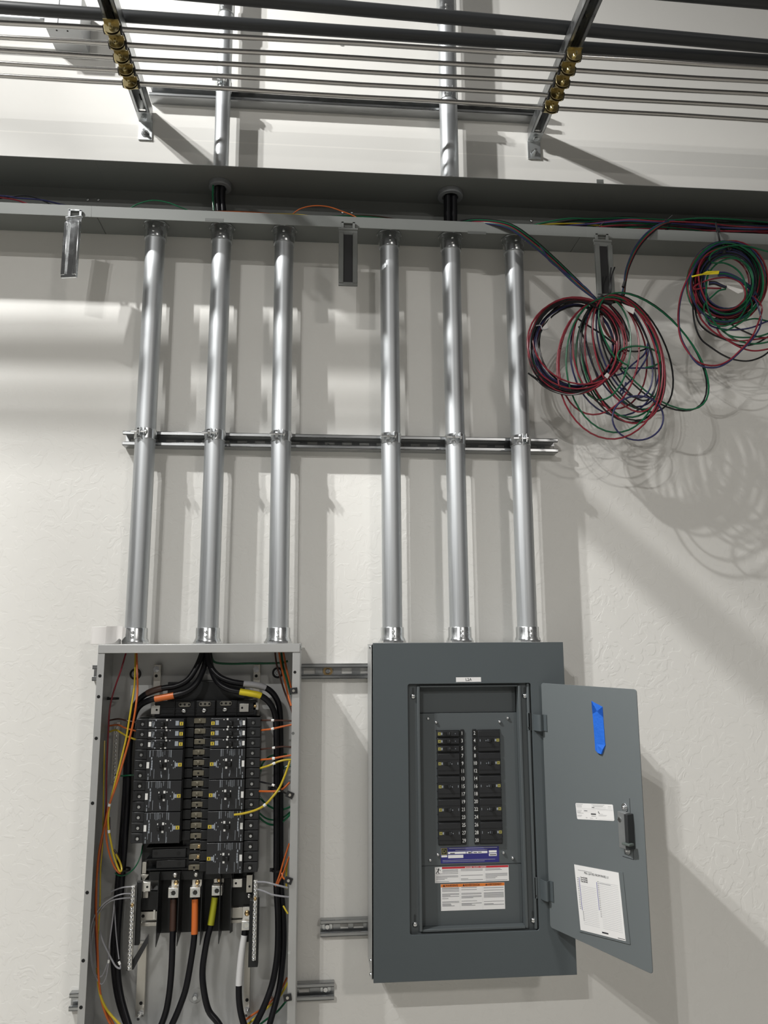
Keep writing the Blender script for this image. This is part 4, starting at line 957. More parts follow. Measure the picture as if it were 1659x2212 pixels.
# ================================================================== RIGHT PANEL
PX0, PX1 = P(806, 1700, BOXD1).x, P(1216, 1392, BOXD1).x
PX1 = (P(1216, 1392, BOXD1).x+P(1247, 2106, BOXD1).x)/2
PZT, PZB = P(1010, 1388, BOXD1).z, (P(806, 2122, BOXD1).z+P(1247, 2108, BOXD1).z)/2
pan = thing('panelboard', 'grey electrical panel with its door standing open', 'electrical panel', ((PX0+PX1)/2, -BOXD0, PZB))
G = BOXD1-0.004
e0, e1 = PX0-0.0045, PX1-0.004
# enclosure: five sheets
part('back_panel', GALV, pan, (e0, e1, BOXD0+0.0002, BOXD0+0.002, PZB+0.006, PZT-0.003))
part('side_panel', GALV, pan, (e0, e0+0.002, BOXD0+0.002, G, PZB+0.006, PZT-0.003), bevel=0.0008)
part('side_panel', GALV, pan, (e1-0.002, e1, BOXD0+0.002, G, PZB+0.006, PZT-0.003), bevel=0.0008)
part('top_panel', GALV, pan, (e0+0.002, e1-0.002, BOXD0+0.002, G, PZT-0.005, PZT-0.003))
part('bottom_panel', GALV, pan, (e0+0.002, e1-0.002, BOXD0+0.002, G, PZB+0.006, PZB+0.008))
for py in (1398, 2075, 2105):
    screw(pan, Vector((e0, -P(800, py, BOXD1-0.02).y*-1 if False else -(BOXD1-0.012), P(800, py, BOXD1-0.012).z)), 0.0052, axis=(-1, 0, 0), m=STEEL, h=0.005)
R0 = WR(883, 1477, 1145, 1477, BOXD1)
ox0 = (P(883, 1477, BOXD1).x+P(883.5, 2019, BOXD1).x)/2; ox1 = (P(1145.5, 1477, BOXD1).x+P(1166.5, 2010, BOXD1).x)/2
oz1 = P(1010, 1476.5, BOXD1).z; oz0 = (P(883, 2019.5, BOXD1).z+P(1166.8, 2010.7, BOXD1).z)/2
O = (PX0, PX1, PZB, PZT); I = (ox0, ox1, oz0, oz1)
def rr_frame(name, m, parent, o, i, d0, d1, rad, bevel):
    """plate with a round-cornered window"""
    b = MB(); n = 5
    def corner(cx, cz, a0): return [(cx+rad*math.cos(a0+math.pi/2*k/n), cz+rad*math.sin(a0+math.pi/2*k/n)) for k in range(n+1)]
    inn = corner(i[1]-rad, i[3]-rad, 0)+corner(i[0]+rad, i[3]-rad, math.pi/2)+corner(i[0]+rad, i[2]+rad, math.pi)+corner(i[1]-rad, i[2]+rad, 1.5*math.pi)
    oc = [(o[1], o[3]), (o[0], o[3]), (o[0], o[2]), (o[1], o[2])]
    vs = []; N = len(inn)
    for d in (d0, d1): vs += [(x, -d, z) for x, z in inn]+[(x, -d, z) for x, z in oc]
    S = N+4; fs = []
    for L_ in (0, S):
        for q in range(4):
            for k in range(n): fs.append((L_+q*(n+1)+k, L_+q*(n+1)+k+1, L_+N+q))
            a = q*(n+1)+n; c = ((q+1) % 4)*(n+1)
            fs.append((L_+a, L_+c, L_+N+(q+1) % 4, L_+N+q))
    for k in range(N): fs.append((k, (k+1) % N, S+(k+1) % N, S+k))
    for q in range(4): fs.append((N+q, S+N+q, S+N+(q+1) % 4, N+(q+1) % 4))
    b.add(vs, fs); return b.build(name, m, parent, bevel=bevel)
cover = rr_frame('cover', PANEL, pan, O, I, BOXD1-0.004, BOXD1, 0.006, 0.0008)
# recessed mounting frame: flat strips, raised rails and the returns down to the dead front
ix0 = (P(908, 1484, BOXD1-0.006).x+P(911, 2008, BOXD1-0.006).x)/2; ix1 = (P(1118, 1484, BOXD1-0.006).x+P(1136, 2001, BOXD1-0.006).x)/2
iz1 = P(1010, 1484, BOXD1-0.006).z; iz0 = (P(911, 2008, BOXD1-0.006).z+P(1137, 2001, BOXD1-0.006).z)/2
DFD = 0.138
b = MB(); b.frame((ox0-0.004, ox1+0.004, oz0-0.004, oz1+0.004), (ix0-0.004, ix1+0.004, iz0-0.002, iz1+0.002), BOXD1-0.016, BOXD1-0.0125); rec = b.build('recessed_frame', PANEL2, pan, bevel=0.0006)
for xa_, xb_ in ((ix0-0.007, ix0), (ix1, ix1+0.007)):
    part('rail', PANEL2, rec, (xa_, xb_, DFD-0.002, BOXD1-0.003, iz0-0.004, iz1+0.003), bevel=0.0015)
part('rail', PANEL2, rec, (ix0, ix1, DFD-0.002, BOXD1-0.006, iz1, iz1+0.004), bevel=0.001); part('rail', PANEL2, rec, (ix0, ix1, DFD-0.002, BOXD1-0.006, iz0-0.006, iz0), bevel=0.001)
part('inner_ridge', PANEL2, rec, (ox1-0.010, ox1-0.003, BOXD1-0.0125, BOXD1-0.004, oz0+0.001, oz1-0.001), bevel=0.002)
for px, py, sy in ((892.3, 1504, -1), (1133.6, 1503, -1), (896.5, 1996, -1), (1151.6, 1987.7, -1)):
    q = P(px, py, BOXD1-0.0125)
    b = MB(); x, z = q.x, q.z
    b.prism([(x-0.0028, z), (x+0.0028, z), (x+0.0028, z+0.020), (x, z+0.0235), (x-0.0028, z+0.020)], BOXD1-0.0125, BOXD1-0.0121); b.build('keyhole_slot', mat('slot dark', (0.04, 0.045, 0.048, 1), 0.6), rec, smooth=0)
    screw(rec, Vector((x, -(BOXD1-0.0121), z)), 0.0068, m=BRIGHT, name='cover_screw', h=0.006)
# dead front: upper filler, main sheet, lower filler
zu = P(1010, 1540, DFD).z; zl = (P(910, 1870, DFD).z+P(1133, 1865, DFD).z)/2
df = part('dead_front', PANEL2, pan, (ix0, ix1, DFD-0.003, DFD, zl, zu), bevel=0.0008)
part('upper_filler', PANEL2, pan, (ix0, ix1, DFD-0.010, DFD-0.006, zu+0.0005, iz1), bevel=0.0006)
part('lower_filler', PANEL2, pan, (ix0, ix1, DFD-0.005, DFD-0.001, iz0, zl-0.0008), bevel=0.0006)
for px, py in ((924.5, 1551.6), (942, 1560), (1079, 1558.8), (1096.4, 1550.8), (945.8, 1845.7), (928.9, 1857.6), (1087.3, 1841.5), (1107.2, 1853)):
    q = P(px, py, DFD); screw(df, Vector((q.x, -DFD, q.z)), 0.0042, m=BRIGHT, h=0.005)
# numbered strips
NP = 0.01905
nzt = P(1010, 1576, DFD).z
lx = (P(998, 1600, DFD+0.002).x+P(1002, 1800, DFD+0.002).x)/2; rx = (P(1024.6, 1600, DFD+0.002).x+P(1030, 1800, DFD+0.002).x)/2
for xx, start in ((lx, 1), (rx, 2)):
    ns = part('number_strip', PLAST, pan, (xx-0.0056, xx+0.0056, DFD, DFD+0.0024, nzt-15*NP, nzt+0.001), bevel=0.0012, label='black strip with white circuit numbers')
    for k in range(15):
        zc = nzt-(k+0.5)*NP
        part('number_tile', PLAST, ns, (xx-0.0061, xx+0.0061, DFD+0.0024, DFD+0.0034, zc-NP*0.40, zc+NP*0.46), bevel=0.0008)
        text(str(start+2*k), 0.0128, 'number', WHITE, ns, (xx, -DFD-0.0036, zc+0.0006), sx=0.78)
    sgn = -1 if start == 1 else 1
# breakers in the dead front windows
bl0 = (P(944, 1580, DFD+0.006).x+P(947.5, 1826, DFD+0.006).x)/2; bl1 = lx-0.0072
br1 = (P(1079.5, 1580, DFD+0.006).x+P(1086, 1824, DFD+0.006).x)/2; br0 = rx+0.0080
def small_breaker(poles, sgn, label, wid):
    """origin: outer edge, foot, dead front face; x grows towards the number strip when sgn = +1"""
    t = thing('circuit_breaker', label, 'circuit breaker', (0, 0, 0), 'breakers in the grey panel')
    Hh = poles*NP; X = lambda u: sgn*u*wid
    def bx_(m_, nm, u0_, u1_, d0, d1, z0, z1, bevel=0.0006, par=None):
        lo, hi = sorted((X(u0_), X(u1_))); b = MB(); b.box(lo, hi, d0, d1, z0, z1); return b.build(nm, m_, par or t, bevel=bevel, smooth=35 if bevel else 0)
    bx_(PLAST, 'body', 0, 1, 0.0001, 0.0035, 0.0006, Hh-0.0004)
    bx_(PLAST2, 'face', 0.01, 0.985, 0.0035, 0.0075, 0.0030 if poles > 1 else 0.0035, Hh-0.0022, bevel=0.0012)
    if poles == 3:
        bx_(PLAST, 'face_rib', 0.02, 0.98, 0.0075, 0.0081, Hh*0.22, Hh*0.235, bevel=0); bx_(PLAST, 'face_rib', 0.02, 0.98, 0.0075, 0.0081, Hh*0.70, Hh*0.715, bevel=0)
    zc = Hh*0.53
    bx_(YELD, 'yellow_emblem', 0.035, 0.165, 0.0075, 0.0077, zc-0.0038, zc+0.0038, 0); bx_(HOLE, 'emblem_core', 0.085, 0.12, 0.0077, 0.0078, zc-0.0011, zc+0.0011, 0)
    bx_(PRINT, 'rating_mark', 0.18, 0.235, 0.0075, 0.0077, zc-0.0030, zc+0.0030, 0)
    hd = bx_(HOLE, 'handle', 0.30, 0.60, 0.0075, 0.0082, zc-0.0044, zc+0.0044, 0.0005)
    bx_(PLAST2, 'toggle', 0.44, 0.54, 0.0082, 0.0150, zc-0.0036, zc+0.0036, 0.0008, hd)
    bx_(LABELG if poles == 1 else PRINT, 'on_mark', 0.545, 0.565, 0.0083, 0.0085, zc-0.0030, zc+0.0030, 0, hd)
    if poles == 3: bx_(PRINT, 'side_mark', 0.89, 0.91, 0.0075, 0.0077, zc-0.0030, zc+0.0030, 0); bx_(PRINT, 'dot_mark', 0.62, 0.65, 0.0075, 0.0077, zc-0.0022, zc+0.0004, 0)
    else: bx_(PRINT, 'dot_mark', 0.80, 0.82, 0.0075, 0.0077, zc-0.001, zc+0.001, 0)
    for k in range(poles):   # slivers of the bus insulator showing beside the numbers
        bx_(TAN, 'side_clip', 1.015, 1.045, 0.0001, 0.0012, k*NP+0.003, k*NP+NP-0.004, 0)
        bx_(PLAST, 'side_notch', -0.03, 0.0, 0.0001, 0.002, k*NP+NP-0.0014, k*NP+NP, 0)
    return t
s_1 = small_breaker(1, 1, 'uppermost of the three single breakers in the grey panel', bl1-bl0); s_1.location = (bl0, -DFD, nzt-NP)
dup(s_1, (bl0, -DFD, nzt-2*NP), 'middle one of the three single breakers in the grey panel')
dup(s_1, (bl0, -DFD, nzt-3*NP), 'lowest of the three single breakers in the grey panel')
s_3 = None
for k, nm in enumerate(('first triple breaker below the single ones, left column', 'second triple breaker below the single ones, left column', 'third triple breaker down the left column', 'bottom triple breaker in the left column')):
    lab = 'black %s of the grey panel' % nm; loc = (bl0, -DFD, nzt-(3+3*(k+1))*NP)
    if s_3 is None: s_3 = small_breaker(3, 1, lab, bl1-bl0); s_3.location = loc
    else: dup(s_3, loc, lab)
s_4 = None
for k, nm in enumerate(('top triple breaker in the right column', 'second triple breaker in the right column', 'middle triple breaker in the right column', 'fourth triple breaker in the right column', 'bottom triple breaker in the right column')):
    lab = 'black %s of the grey panel' % nm; loc = (br1, -DFD, nzt-(3*(k+1))*NP)
    if s_4 is None: s_4 = small_breaker(3, -1, lab, br1-br0); s_4.location = loc
    else: dup(s_4, loc, lab)

# ---- printed labels
def card(name, m, x0, y0, x1, y1, d, parent, label=None, th=0.0003):
    xa, xb, za, zb = WR(x0, y0, x1, y1, d)
    b = MB(); b.box(xa, xb, d, d+th, za, zb); return b.build(name, m, parent, smooth=0, label=label), xa, xb, za, zb
def lines(parent, m, rects, d, name='print_line'):
    b = MB()
    for (xa, xb, z, h) in rects: b.box(xa, xb, d, d+0.00012, z-h/2, z+h/2)
    return b.build(name, m, parent, smooth=0)
nl, xa, xb, za, zb = card('name_label', PAPER, 985, 1463, 1039, 1473, BOXD1, pan, 'white name label above the window')
text('L2A', (zb-za)*0.86, 'lettering', INK, nl, ((xa+xb)/2, -BOXD1-0.0005, (za+zb)/2))
def lerp(a, c_, k): return a+(c_-a)*k
bl, xa, xb, za, zb = card('rating_label', BLUEP, 952, 1829.5, 1078, 1863.5, DFD, pan, 'blue rating label with yellow emblem')
d = DFD+0.0003; wx, hz = xb-xa, zb-za
em, *_r = (MB().box(xa+0.006*0+0.001, xa+0.001+hz*0.42, d, d+0.0002, zb-hz*0.46, zb-hz*0.03).build('emblem', YELD, bl, smooth=0),)
exc, ezc = xa+0.001+hz*0.21, zb-hz*0.245
b = MB(); q_ = hz*0.175; b.box(exc-q_, exc+q_, d+0.0002, d+0.0003, ezc-q_, ezc+q_); b.build('emblem_field', INK, bl, smooth=0)
text('D', hz*0.34, 'emblem_letter', YELD, bl, (exc, -d-0.0004, ezc))
lines(bl, PAPER, [(lerp(xa, xb, .125), lerp(xa, xb, .43), lerp(za, zb, .65), hz*.14), (lerp(xa, xb, .44), lerp(xa, xb, .53), lerp(za, zb, .65), hz*.14), (lerp(xa, xb, .54), lerp(xa, xb, .80), lerp(za, zb, .65), hz*.14), (lerp(xa, xb, .825), lerp(xa, xb, .96), lerp(za, zb, .68), hz*.14),
    (lerp(xa, xb, .01), lerp(xa, xb, .11), lerp(za, zb, .45), hz*.12), (lerp(xa, xb, .125), lerp(xa, xb, .385), lerp(za, zb, .42), hz*.20), (lerp(xa, xb, .825), lerp(xa, xb, .96), lerp(za, zb, .48), hz*.18)], d, 'blank_field')
lines(bl, LABELG, [(lerp(xa, xb, .14), lerp(xa, xb, .97), lerp(za, zb, .93), hz*.03), (lerp(xa, xb, .25), lerp(xa, xb, .8), lerp(za, zb, .80), hz*.025), (lerp(xa, xb, .03), lerp(xa, xb, .93), lerp(za, zb, .19), hz*.02), (lerp(xa, xb, .03), lerp(xa, xb, .75), lerp(za, zb, .10), hz*.02)], d)
lines(bl, INK, [(lerp(xa, xb, .16), lerp(xa, xb, .24), lerp(za, zb, .62), hz*.05), (lerp(xa, xb, .47), lerp(xa, xb, .52), lerp(za, zb, .64), hz*.07), (lerp(xa, xb, .56), lerp(xa, xb, .62), lerp(za, zb, .64), hz*.04), (lerp(xa, xb, .64), lerp(xa, xb, .70), lerp(za, zb, .65), hz*.04), (lerp(xa, xb, .84), lerp(xa, xb, .95), lerp(za, zb, .47), hz*.05)], d+0.0002)
def textblock(parent, xa, xb, za, zb, rows, seed, m=LABELG, d=DFD, hfac=0.42):
    rnd = random.Random(seed); rs = []; h = (zb-za)/rows
    for k in range(rows):
        z = zb-(k+.5)*h
        if rnd.random() < 0.14: continue
        e = 1.0 if rnd.random() < 0.7 else rnd.uniform(.25, .8)
        rs.append((xa, lerp(xa, xb, e), z, h*hfac))
    return lines(parent, m, rs, d)
DL = DFD-0.001
dl, xa, xb, za, zb = card('danger_label', PAPER, 939.5, 1871, 1099, 1905, DL, pan, 'white danger label with red band')
d = DL+0.0003; wx, hz = xb-xa, zb-za
lines(dl, REDP, [(xa+wx*.095, xb-wx*.003, zb-hz*.065, hz*.12)], d, 'red_band')
text('\u25B2DANGER - PELIGRO - DANGER', hz*.10, 'lettering', WHITE, dl, ((xa+xb)/2+wx*.05, -d-0.0003, zb-hz*.068))
for k in (1/3, 2/3): lines(dl, LABELG, [(xa+wx*k-0.0001, xa+wx*k+0.0001, (za+zb)/2-hz*.06, hz*.82)], d)
for k in range(3): textblock(dl, xa+wx*(k/3+.015)+(wx*.085 if k == 0 else 0), xa+wx*((k+1)/3-.02), za+hz*.62, zb-hz*.16, 3, 3+k, GREYINK, d); textblock(dl, xa+wx*(k/3+.015), xa+wx*((k+1)/3-.02), za+hz*.04, za+hz*.60, 8, 30+k, GREYINK, d)
# shock figure: a falling person hit by a bolt
fx, fz, fh = xa+wx*.045, zb-hz*.24, hz*.40
b = MB(); b.lathe((fx+fh*.10, -d, fz+fh*.36), (0, -1, 0), [(0, fh*.085), (0.0001, fh*.085)], 12)
for (x0, z0, x1, z1, w) in ((.08, .28, -.06, -.08, .09), (.06, .24, .42, .05, .035), (.04, .22, -.38, .34, .035), (-.06, -.06, .14, -.45, .055), (-.06, -.06, -.40, -.40, .055)):
    a_ = Vector((fx+fh*x0, 0, fz+fh*z0)); c_ = Vector((fx+fh*x1, 0, fz+fh*z1)); dv = (c_-a_).normalized(); nv = Vector((-dv.z, 0, dv.x))*fh*w
    b.prism([(p.x, p.z) for p in (a_+nv, a_-nv, c_-nv, c_+nv)], d, d+0.0001)
b.build('shock_figure', INK, dl, smooth=0)
wl, xa, xb, za, zb = card('warning_label', PAPER, 952.3, 1908, 1090.5, 1965.5, DL, pan, 'white warning label with orange band')
d = DL+0.0003; wx, hz = xb-xa, zb-za
lines(wl, ORAP, [(xa+wx*.002, xb-wx*.002, zb-hz*.06, hz*.115)], d, 'orange_band')
for k, (tx, a0, a1) in enumerate((('\u25B2WARNING', 0, .30), ('\u25B2ADVERTENCIA', .30, .65), ('\u25B2AVERTISSEMENT', .65, 1))):
    text(tx, hz*(.112 if k < 2 else .098), 'lettering', INK, wl, (xa+wx*(a0+a1)/2, -d-0.0003, zb-hz*.062), sx=0.82 if k else 0.95)
    for (v0, v1, rws, hf) in ((.80, .87, 2, .6), (.70, .79, 2, .42), (.44, .65, 6, .5), (.28, .36, 2, .4), (.16, .27, 3, .55)):
        textblock(wl, xa+wx*(a0+.02), xa+wx*(a1-.015), za+hz*v0, za+hz*v1, rws, 50+k*7+rws, GREYINK, d, hf)
    if k: lines(wl, LABELG, [(xa+wx*a0-0.0001, xa+wx*a0+0.0001, (za+zb)/2-hz*.06, hz*.86)], d)

# ---- door: swings on the right, stands out into the room
def solve(px, py, z):
    lo, hi = 0.0, 0.9
    for _ in range(60):
        m_ = (lo+hi)/2
        if P(px, py, m_).z < z: lo = m_
        else: hi = m_
    return m_
dl_ = 0.178
A = P(1168, 1478, dl_); Bq = P(1189.5, 2003, dl_)
zt_, zb_ = A.z, Bq.z
dr = solve(1412, 2105, zb_)
xl_ = (A.x+Bq.x)/2; xr2 = P(1412, 2105, dr).x*0.5+P(1372, 1486, dr).x*0.5
zt_ = (A.z+P(1372, 1486, dr).z)/2
DO = Vector((xl_, -dl_, zb_)); DU = Vector((xr2-xl_, -(dr-dl_), 0)); DW = DU.length; DU.normalize(); DV = Vector((0, 0, 1)); DN = DU.cross(DV).normalized()
if DN.y > 0: DN = -DN
def DP(px, py):
    v = rgt*(px-W/2)-upv*(py-H/2)+fwd*F
    t_ = (DO-CAM).dot(DN)/v.dot(DN); q = CAM+v*t_-DO
    return q.dot(DU), q.z
def D3(u, v, n=0.0): return DO+DU*u+DV*v+DN*n
DH = zt_-zb_
class DB_(MB):
    """builder in door coordinates: u along the door, v up, n out of its inner face"""
    def dbox(s, u0_, u1_, v0, v1, n0, n1):
        return s.add([D3(u, v, n) for n in (n0, n1) for v in (v0, v1) for u in (u0_, u1_)], [(0, 2, 3, 1), (4, 5, 7, 6), (0, 1, 5, 4), (2, 6, 7, 3), (0, 4, 6, 2), (1, 3, 7, 5)])
    def dprism(s, out, n0, n1):
        n = len(out); return s.add([D3(u, v, n0) for u, v in out]+[D3(u, v, n1) for u, v in out], [tuple(range(n-1, -1, -1)), tuple(range(n, 2*n))]+[(i, (i+1) % n, n+(i+1) % n, n+i) for i in range(n)])
def rrect(u0_, u1_, v0, v1, r, n=4):
    out = []
    for cx, cz, a0 in ((u1_-r, v1-r, 0), (u0_+r, v1-r, math.pi/2), (u0_+r, v0+r, math.pi), (u1_-r, v0+r, 1.5*math.pi)):
        out += [(cx+r*math.cos(a0+math.pi/2*k/n), cz+r*math.sin(a0+math.pi/2*k/n)) for k in range(n+1)]
    return out
b = DB_(); b.dprism(rrect(0, DW, 0, DH, 0.007), -0.0022, 0); door = b.build('door', mat('door grey paint', (0.135, 0.152, 0.157, 1), 0.5, var=0.03, scale=(6, 6, 6)), pan, bevel=0.0006)
DOORM = door.data.materials[0]
for py0, py1, pxs in ((1542, 1577, 1146), (1897, 1940, 1161)):
    # curled hinge strap from the slot in the recess to the back of the door
    z1, z0 = P(pxs, py0, BOXD1-0.006).z, P(pxs, py1, BOXD1-0.006).z
    xs_ = P(pxs+1, (py0+py1)/2, BOXD1-0.012).x
    e = D3(0.018, 0, 0.0015)
    path = spline([Vector((xs_, -(BOXD1-0.016), 0)), Vector((xs_+0.006, -(BOXD1+0.008), 0)), Vector((lerp(xs_, e.x, .45), -(BOXD1+0.022), 0)), Vector((lerp(xs_, e.x, .75), -(-D3(0.004, 0).y+0.004), 0)), Vector((e.x-DU.x*0.010, (D3(0.008, 0, 0.0015)).y, 0)), Vector((e.x, e.y, 0))], 5)
    vs = []; n = len(path)
    for i, p in enumerate(path):
        tg = (path[min(i+1, n-1)]-path[max(i-1, 0)]).normalized(); nn = Vector((-tg.y, tg.x, 0))*0.0008
        for z in (z0, z1):
            for sg in (-1, 1): vs.append((p.x+nn.x*sg, p.y+nn.y*sg, z))
    fs = []
    for i in range(n-1):
        k = 4*i; m_ = k+4; fs += [(k, k+1, m_+1, m_), (k+2, m_+2, m_+3, k+3), (k, m_, m_+2, k+2), (k+1, k+3, m_+3, m_+1)]
    fs += [(0, 2, 3, 1), (4*n-4, 4*n-3, 4*n-1, 4*n-2)]
    b = MB(); b.add(vs, fs); hg = b.build('hinge', PANEL, pan)
    b = MB(); b.box(xs_-0.0035, xs_-0.0005, BOXD1-0.0125, BOXD1-0.0035, z0-0.001, z1+0.003); b.build('hinge_slot', HOLE, hg, smooth=0)
    b = MB(); b.box(xs_-0.011, xs_-0.0035, BOXD1-0.0125, BOXD1-0.0040, z0-0.001, z1+0.003); b.build('hinge_leaf', PANEL2, hg, bevel=0.0008)
    dot(hg, Vector((xs_-0.0085, -(BOXD1-0.0038), z0+0.006)), 0.0022)
def dquad(name, m, pts, n0, n1, parent, label=None, jit=0):
    b = DB_(); b.dprism([DP(*p) for p in pts], n0, n1); return b.build(name, m, parent, smooth=0, label=label)
DR = Matrix((DU, DV, DN)).transposed()
# approval label
LQ = [DP(*p) for p in ((1243, 1734.5), (1324, 1738), (1327.5, 1773.5), (1247, 1769.5))]
def QUV(q, a, c_):
    """a left to right, c_ foot to head, inside a quad given as TL TR BR BL door coordinates"""
    tx = [lerp(q[0][k], q[1][k], a) for k in (0, 1)]; bx2 = [lerp(q[3][k], q[2][k], a) for k in (0, 1)]
    return lerp(bx2[0], tx[0], c_), lerp(bx2[1], tx[1], c_)
def dl_lines(parent, m, rs, q, n=0.0003, name='print_line'):
    b = DB_()
    for (a0, a1, c_, h) in rs:
        b.dprism([QUV(q, a0, c_-h/2), QUV(q, a1, c_-h/2), QUV(q, a1, c_+h/2), QUV(q, a0, c_+h/2)], n, n+0.00015)
    return b.build(name, m, parent, smooth=0)
b = DB_(); b.dprism([QUV(LQ, a_, c_) for a_, c_ in ((.02, 0), (.98, 0), (1, .05), (1, .95), (.98, 1), (.02, 1), (0, .95), (0, .05))], 0, 0.0003); lb = b.build('approval_label', PAPER, door, smooth=0, label='white printed label on the door')
dl_lines(lb, LABELG, [(.01, .20, .93, .035), (.02, .17, .85, .035), (.02, .17, .77, .035), (.44, .78, .93, .03), (.48, .74, .86, .03), (.02, .98, .68, .012), (.43, .81, .81, .012), (.43, .81, .72, .012), (.02, .16, .55, .025), (.02, .14, .49, .025), (.02, .12, .43, .025), (.03, .20, .39, .03), (.02, .15, .25, .025), (.02, .13, .19, .025), (.20, .55, .60, .012), (.20, .55, .48, .012), (.58, .98, .62, .012), (.62, .72, .38, .02), (.60, .82, .32, .02), (.60, .80, .27, .02), (.25, .29, .12, .05), (.36, .44, .10, .03), (.52, .55, .12, .05), (.59, .97, .06, .012), (.87, .95, .86, .03), (.86, .95, .76, .012)], LQ)
dl_lines(lb, INK, [(.44, .51, .77, .03), (.22, .31, .54, .03), (.40, .535, .36, .075), (.41, .53, .24, .02), (.595, .62, .50, .06), (.61, .635, .43, .05)], LQ)
# latch: two screw tabs, folded body with keyway, slide bar and knob
q0 = DP(1343, 1755); q1 = DP(1361, 1756); q2 = DP(1368, 1756); zt0 = DP(1352, 1753)[1]; zb0 = DP(1358, 1832)[1]
b = DB_(); b.dbox(q0[0], q1[0], zb0, zt0, 0, 0.014); la = b.build('latch', mat('grey die cast zinc', (0.24, 0.25, 0.25, 1), 0.45, 0.35, var=0.12, scale=(60, 60, 60)), door, bevel=0.001, label='steel door latch')
b = DB_(); b.dbox(q1[0], q2[0], zb0+0.002, zt0-0.001, 0, 0.020); b.build('slide_bar', mat('dark latch bar', (0.05, 0.053, 0.055, 1), 0.45, 0.4), la, bevel=0.0008)
k0, k1 = DP(1360, 1816), DP(1377, 1826)
b = DB_(); b.dbox(k0[0], k1[0], k1[1], k0[1], 0.010, 0.026); b.build('knob', mat('latch knob', (0.10, 0.12, 0.11, 1), 0.45), la, bevel=0.0012)
for px, py in ((1350, 1744), (1356.5, 1836)):
    u, v = DP(px, py); b = DB_(); b.dprism([(u+0.0085*math.cos(a), v+0.0095*math.sin(a)) for a in [2*math.pi*k/16 for k in range(16)]], 0, 0.003); tb = b.build('screw_tab', STEEL, la, bevel=0.0005)
    screw(tb, D3(u, v, 0.003), 0.0046, axis=DN, m=BRIGHT, h=0.005)
u, v = DP(1347.5, 1768)
b = MB(); b.lathe(D3(u, v, 0.014), DN, [(0, 0.0052), (0.0015, 0.0052)], 16); kw = b.build('keyway', STEEL, la)
b = DB_(); b.dbox(u-0.0008, u+0.0008, v-0.003, v+0.003, 0.0155, 0.0158); b.build('key_slot', HOLE, la, smooth=0)
b = DB_(); uu = DP(1360.5, 1735)[0]
b.dbox(uu-0.0006, uu+0.0006, zt0, DP(1361, 1725)[1], 0, 0.0003); uu2, vv2 = DP(1369, 1857)
b.dbox(uu2-0.0006, uu2+0.0006, vv2, zb0, 0, 0.0003); b.dbox(DP(1345, 1852)[0], uu2, vv2-0.0006, vv2+0.0006, 0, 0.0003); b.build('latch_outline', INK, door, smooth=0)
# card pocket and directory card
CQ = [DP(*p) for p in ((1241, 1867), (1337, 1885), (1352.5, 2033), (1255, 2008.5))]
def cpoly(a0, a1, v0, v1): return [QUV(CQ, a0, v0), QUV(CQ, a1, v0), QUV(CQ, a1, v1), QUV(CQ, a0, v1)]
b = DB_(); b.dprism(cpoly(-.03, 1.09, -.03, 1.02), 0, 0.0008); b.dprism(cpoly(1.07, 1.09, -.03, 1.02), 0.0008, 0.002); b.dprism(cpoly(-.03, 1.07, -.03, -.02), 0.0008, 0.002); b.build('card_pocket', DOORM, door, bevel=0.0004)
ct = thing('directory_card', 'white handwritten circuit directory card in the door pocket', 'card', D3(*CQ[3], 0.0009))
b = DB_(); b.dprism([CQ[3], CQ[2], CQ[1], CQ[0]], 0.0009, 0.0013); b.build('paper', PAPER, ct, smooth=0)
nn = 0.0013
dl_lines(ct, mat('faint rule', (0.40, 0.40, 0.43, 1), 0.7), [(.10, .46, .78-.0275*k-.012, .003) for k in range(3, 25)]+[(.54, .96, .80-.0275*k, .003) for k in range(26)], CQ, nn, 'ruled_lines')
dl_lines(ct, BLUEINK, [(.085, .095, .56, .50)], CQ, nn, 'blue_rule')
dl_lines(ct, BLUEINK, [(.485, .495, .58, .42)], CQ, nn, 'blue_rule')
dl_lines(ct, GREYINK, [(.04, .07, .80-.0275*k, .010) for k in range(18)]+[(.51, .535, .80-.0275*k, .010) for k in range(20)]+[(.10, .12, .30-.02*k, .008) for k in range(8)]+[(.08, .40, .925, .006), (.55, .80, .785, .006)], CQ, nn, 'number_marks')
dl_lines(ct, INK, [(.50, .64, .045, .022), (.84, .99, .02, .008)], CQ, nn, 'printed_mark')
TXV = (D3(*QUV(CQ, .9, .88))-D3(*QUV(CQ, .1, .88))).normalized(); TYV = DN.cross(TXV).normalized(); TR_ = Matrix((TXV, TYV, DN)).transposed()
chh = CQ[0][1]-CQ[3][1]
text('PNL L2A FED FROM PANEL L1', chh*.048, 'handwriting', INK, ct, D3(*QUV(CQ, .50, .895), nn+0.0003), TR_, th=0.0001, sx=0.86)
for k, tx in enumerate(('1 Down 20A SPARE', '3 Down 20A SPARE', '5 Down 20A SPARE')):
    text(tx, chh*.033, 'handwriting', INK, ct, D3(*QUV(CQ, .12, .818-.030*k), nn+0.0003), TR_, th=0.0001, align='LEFT', sx=0.60)
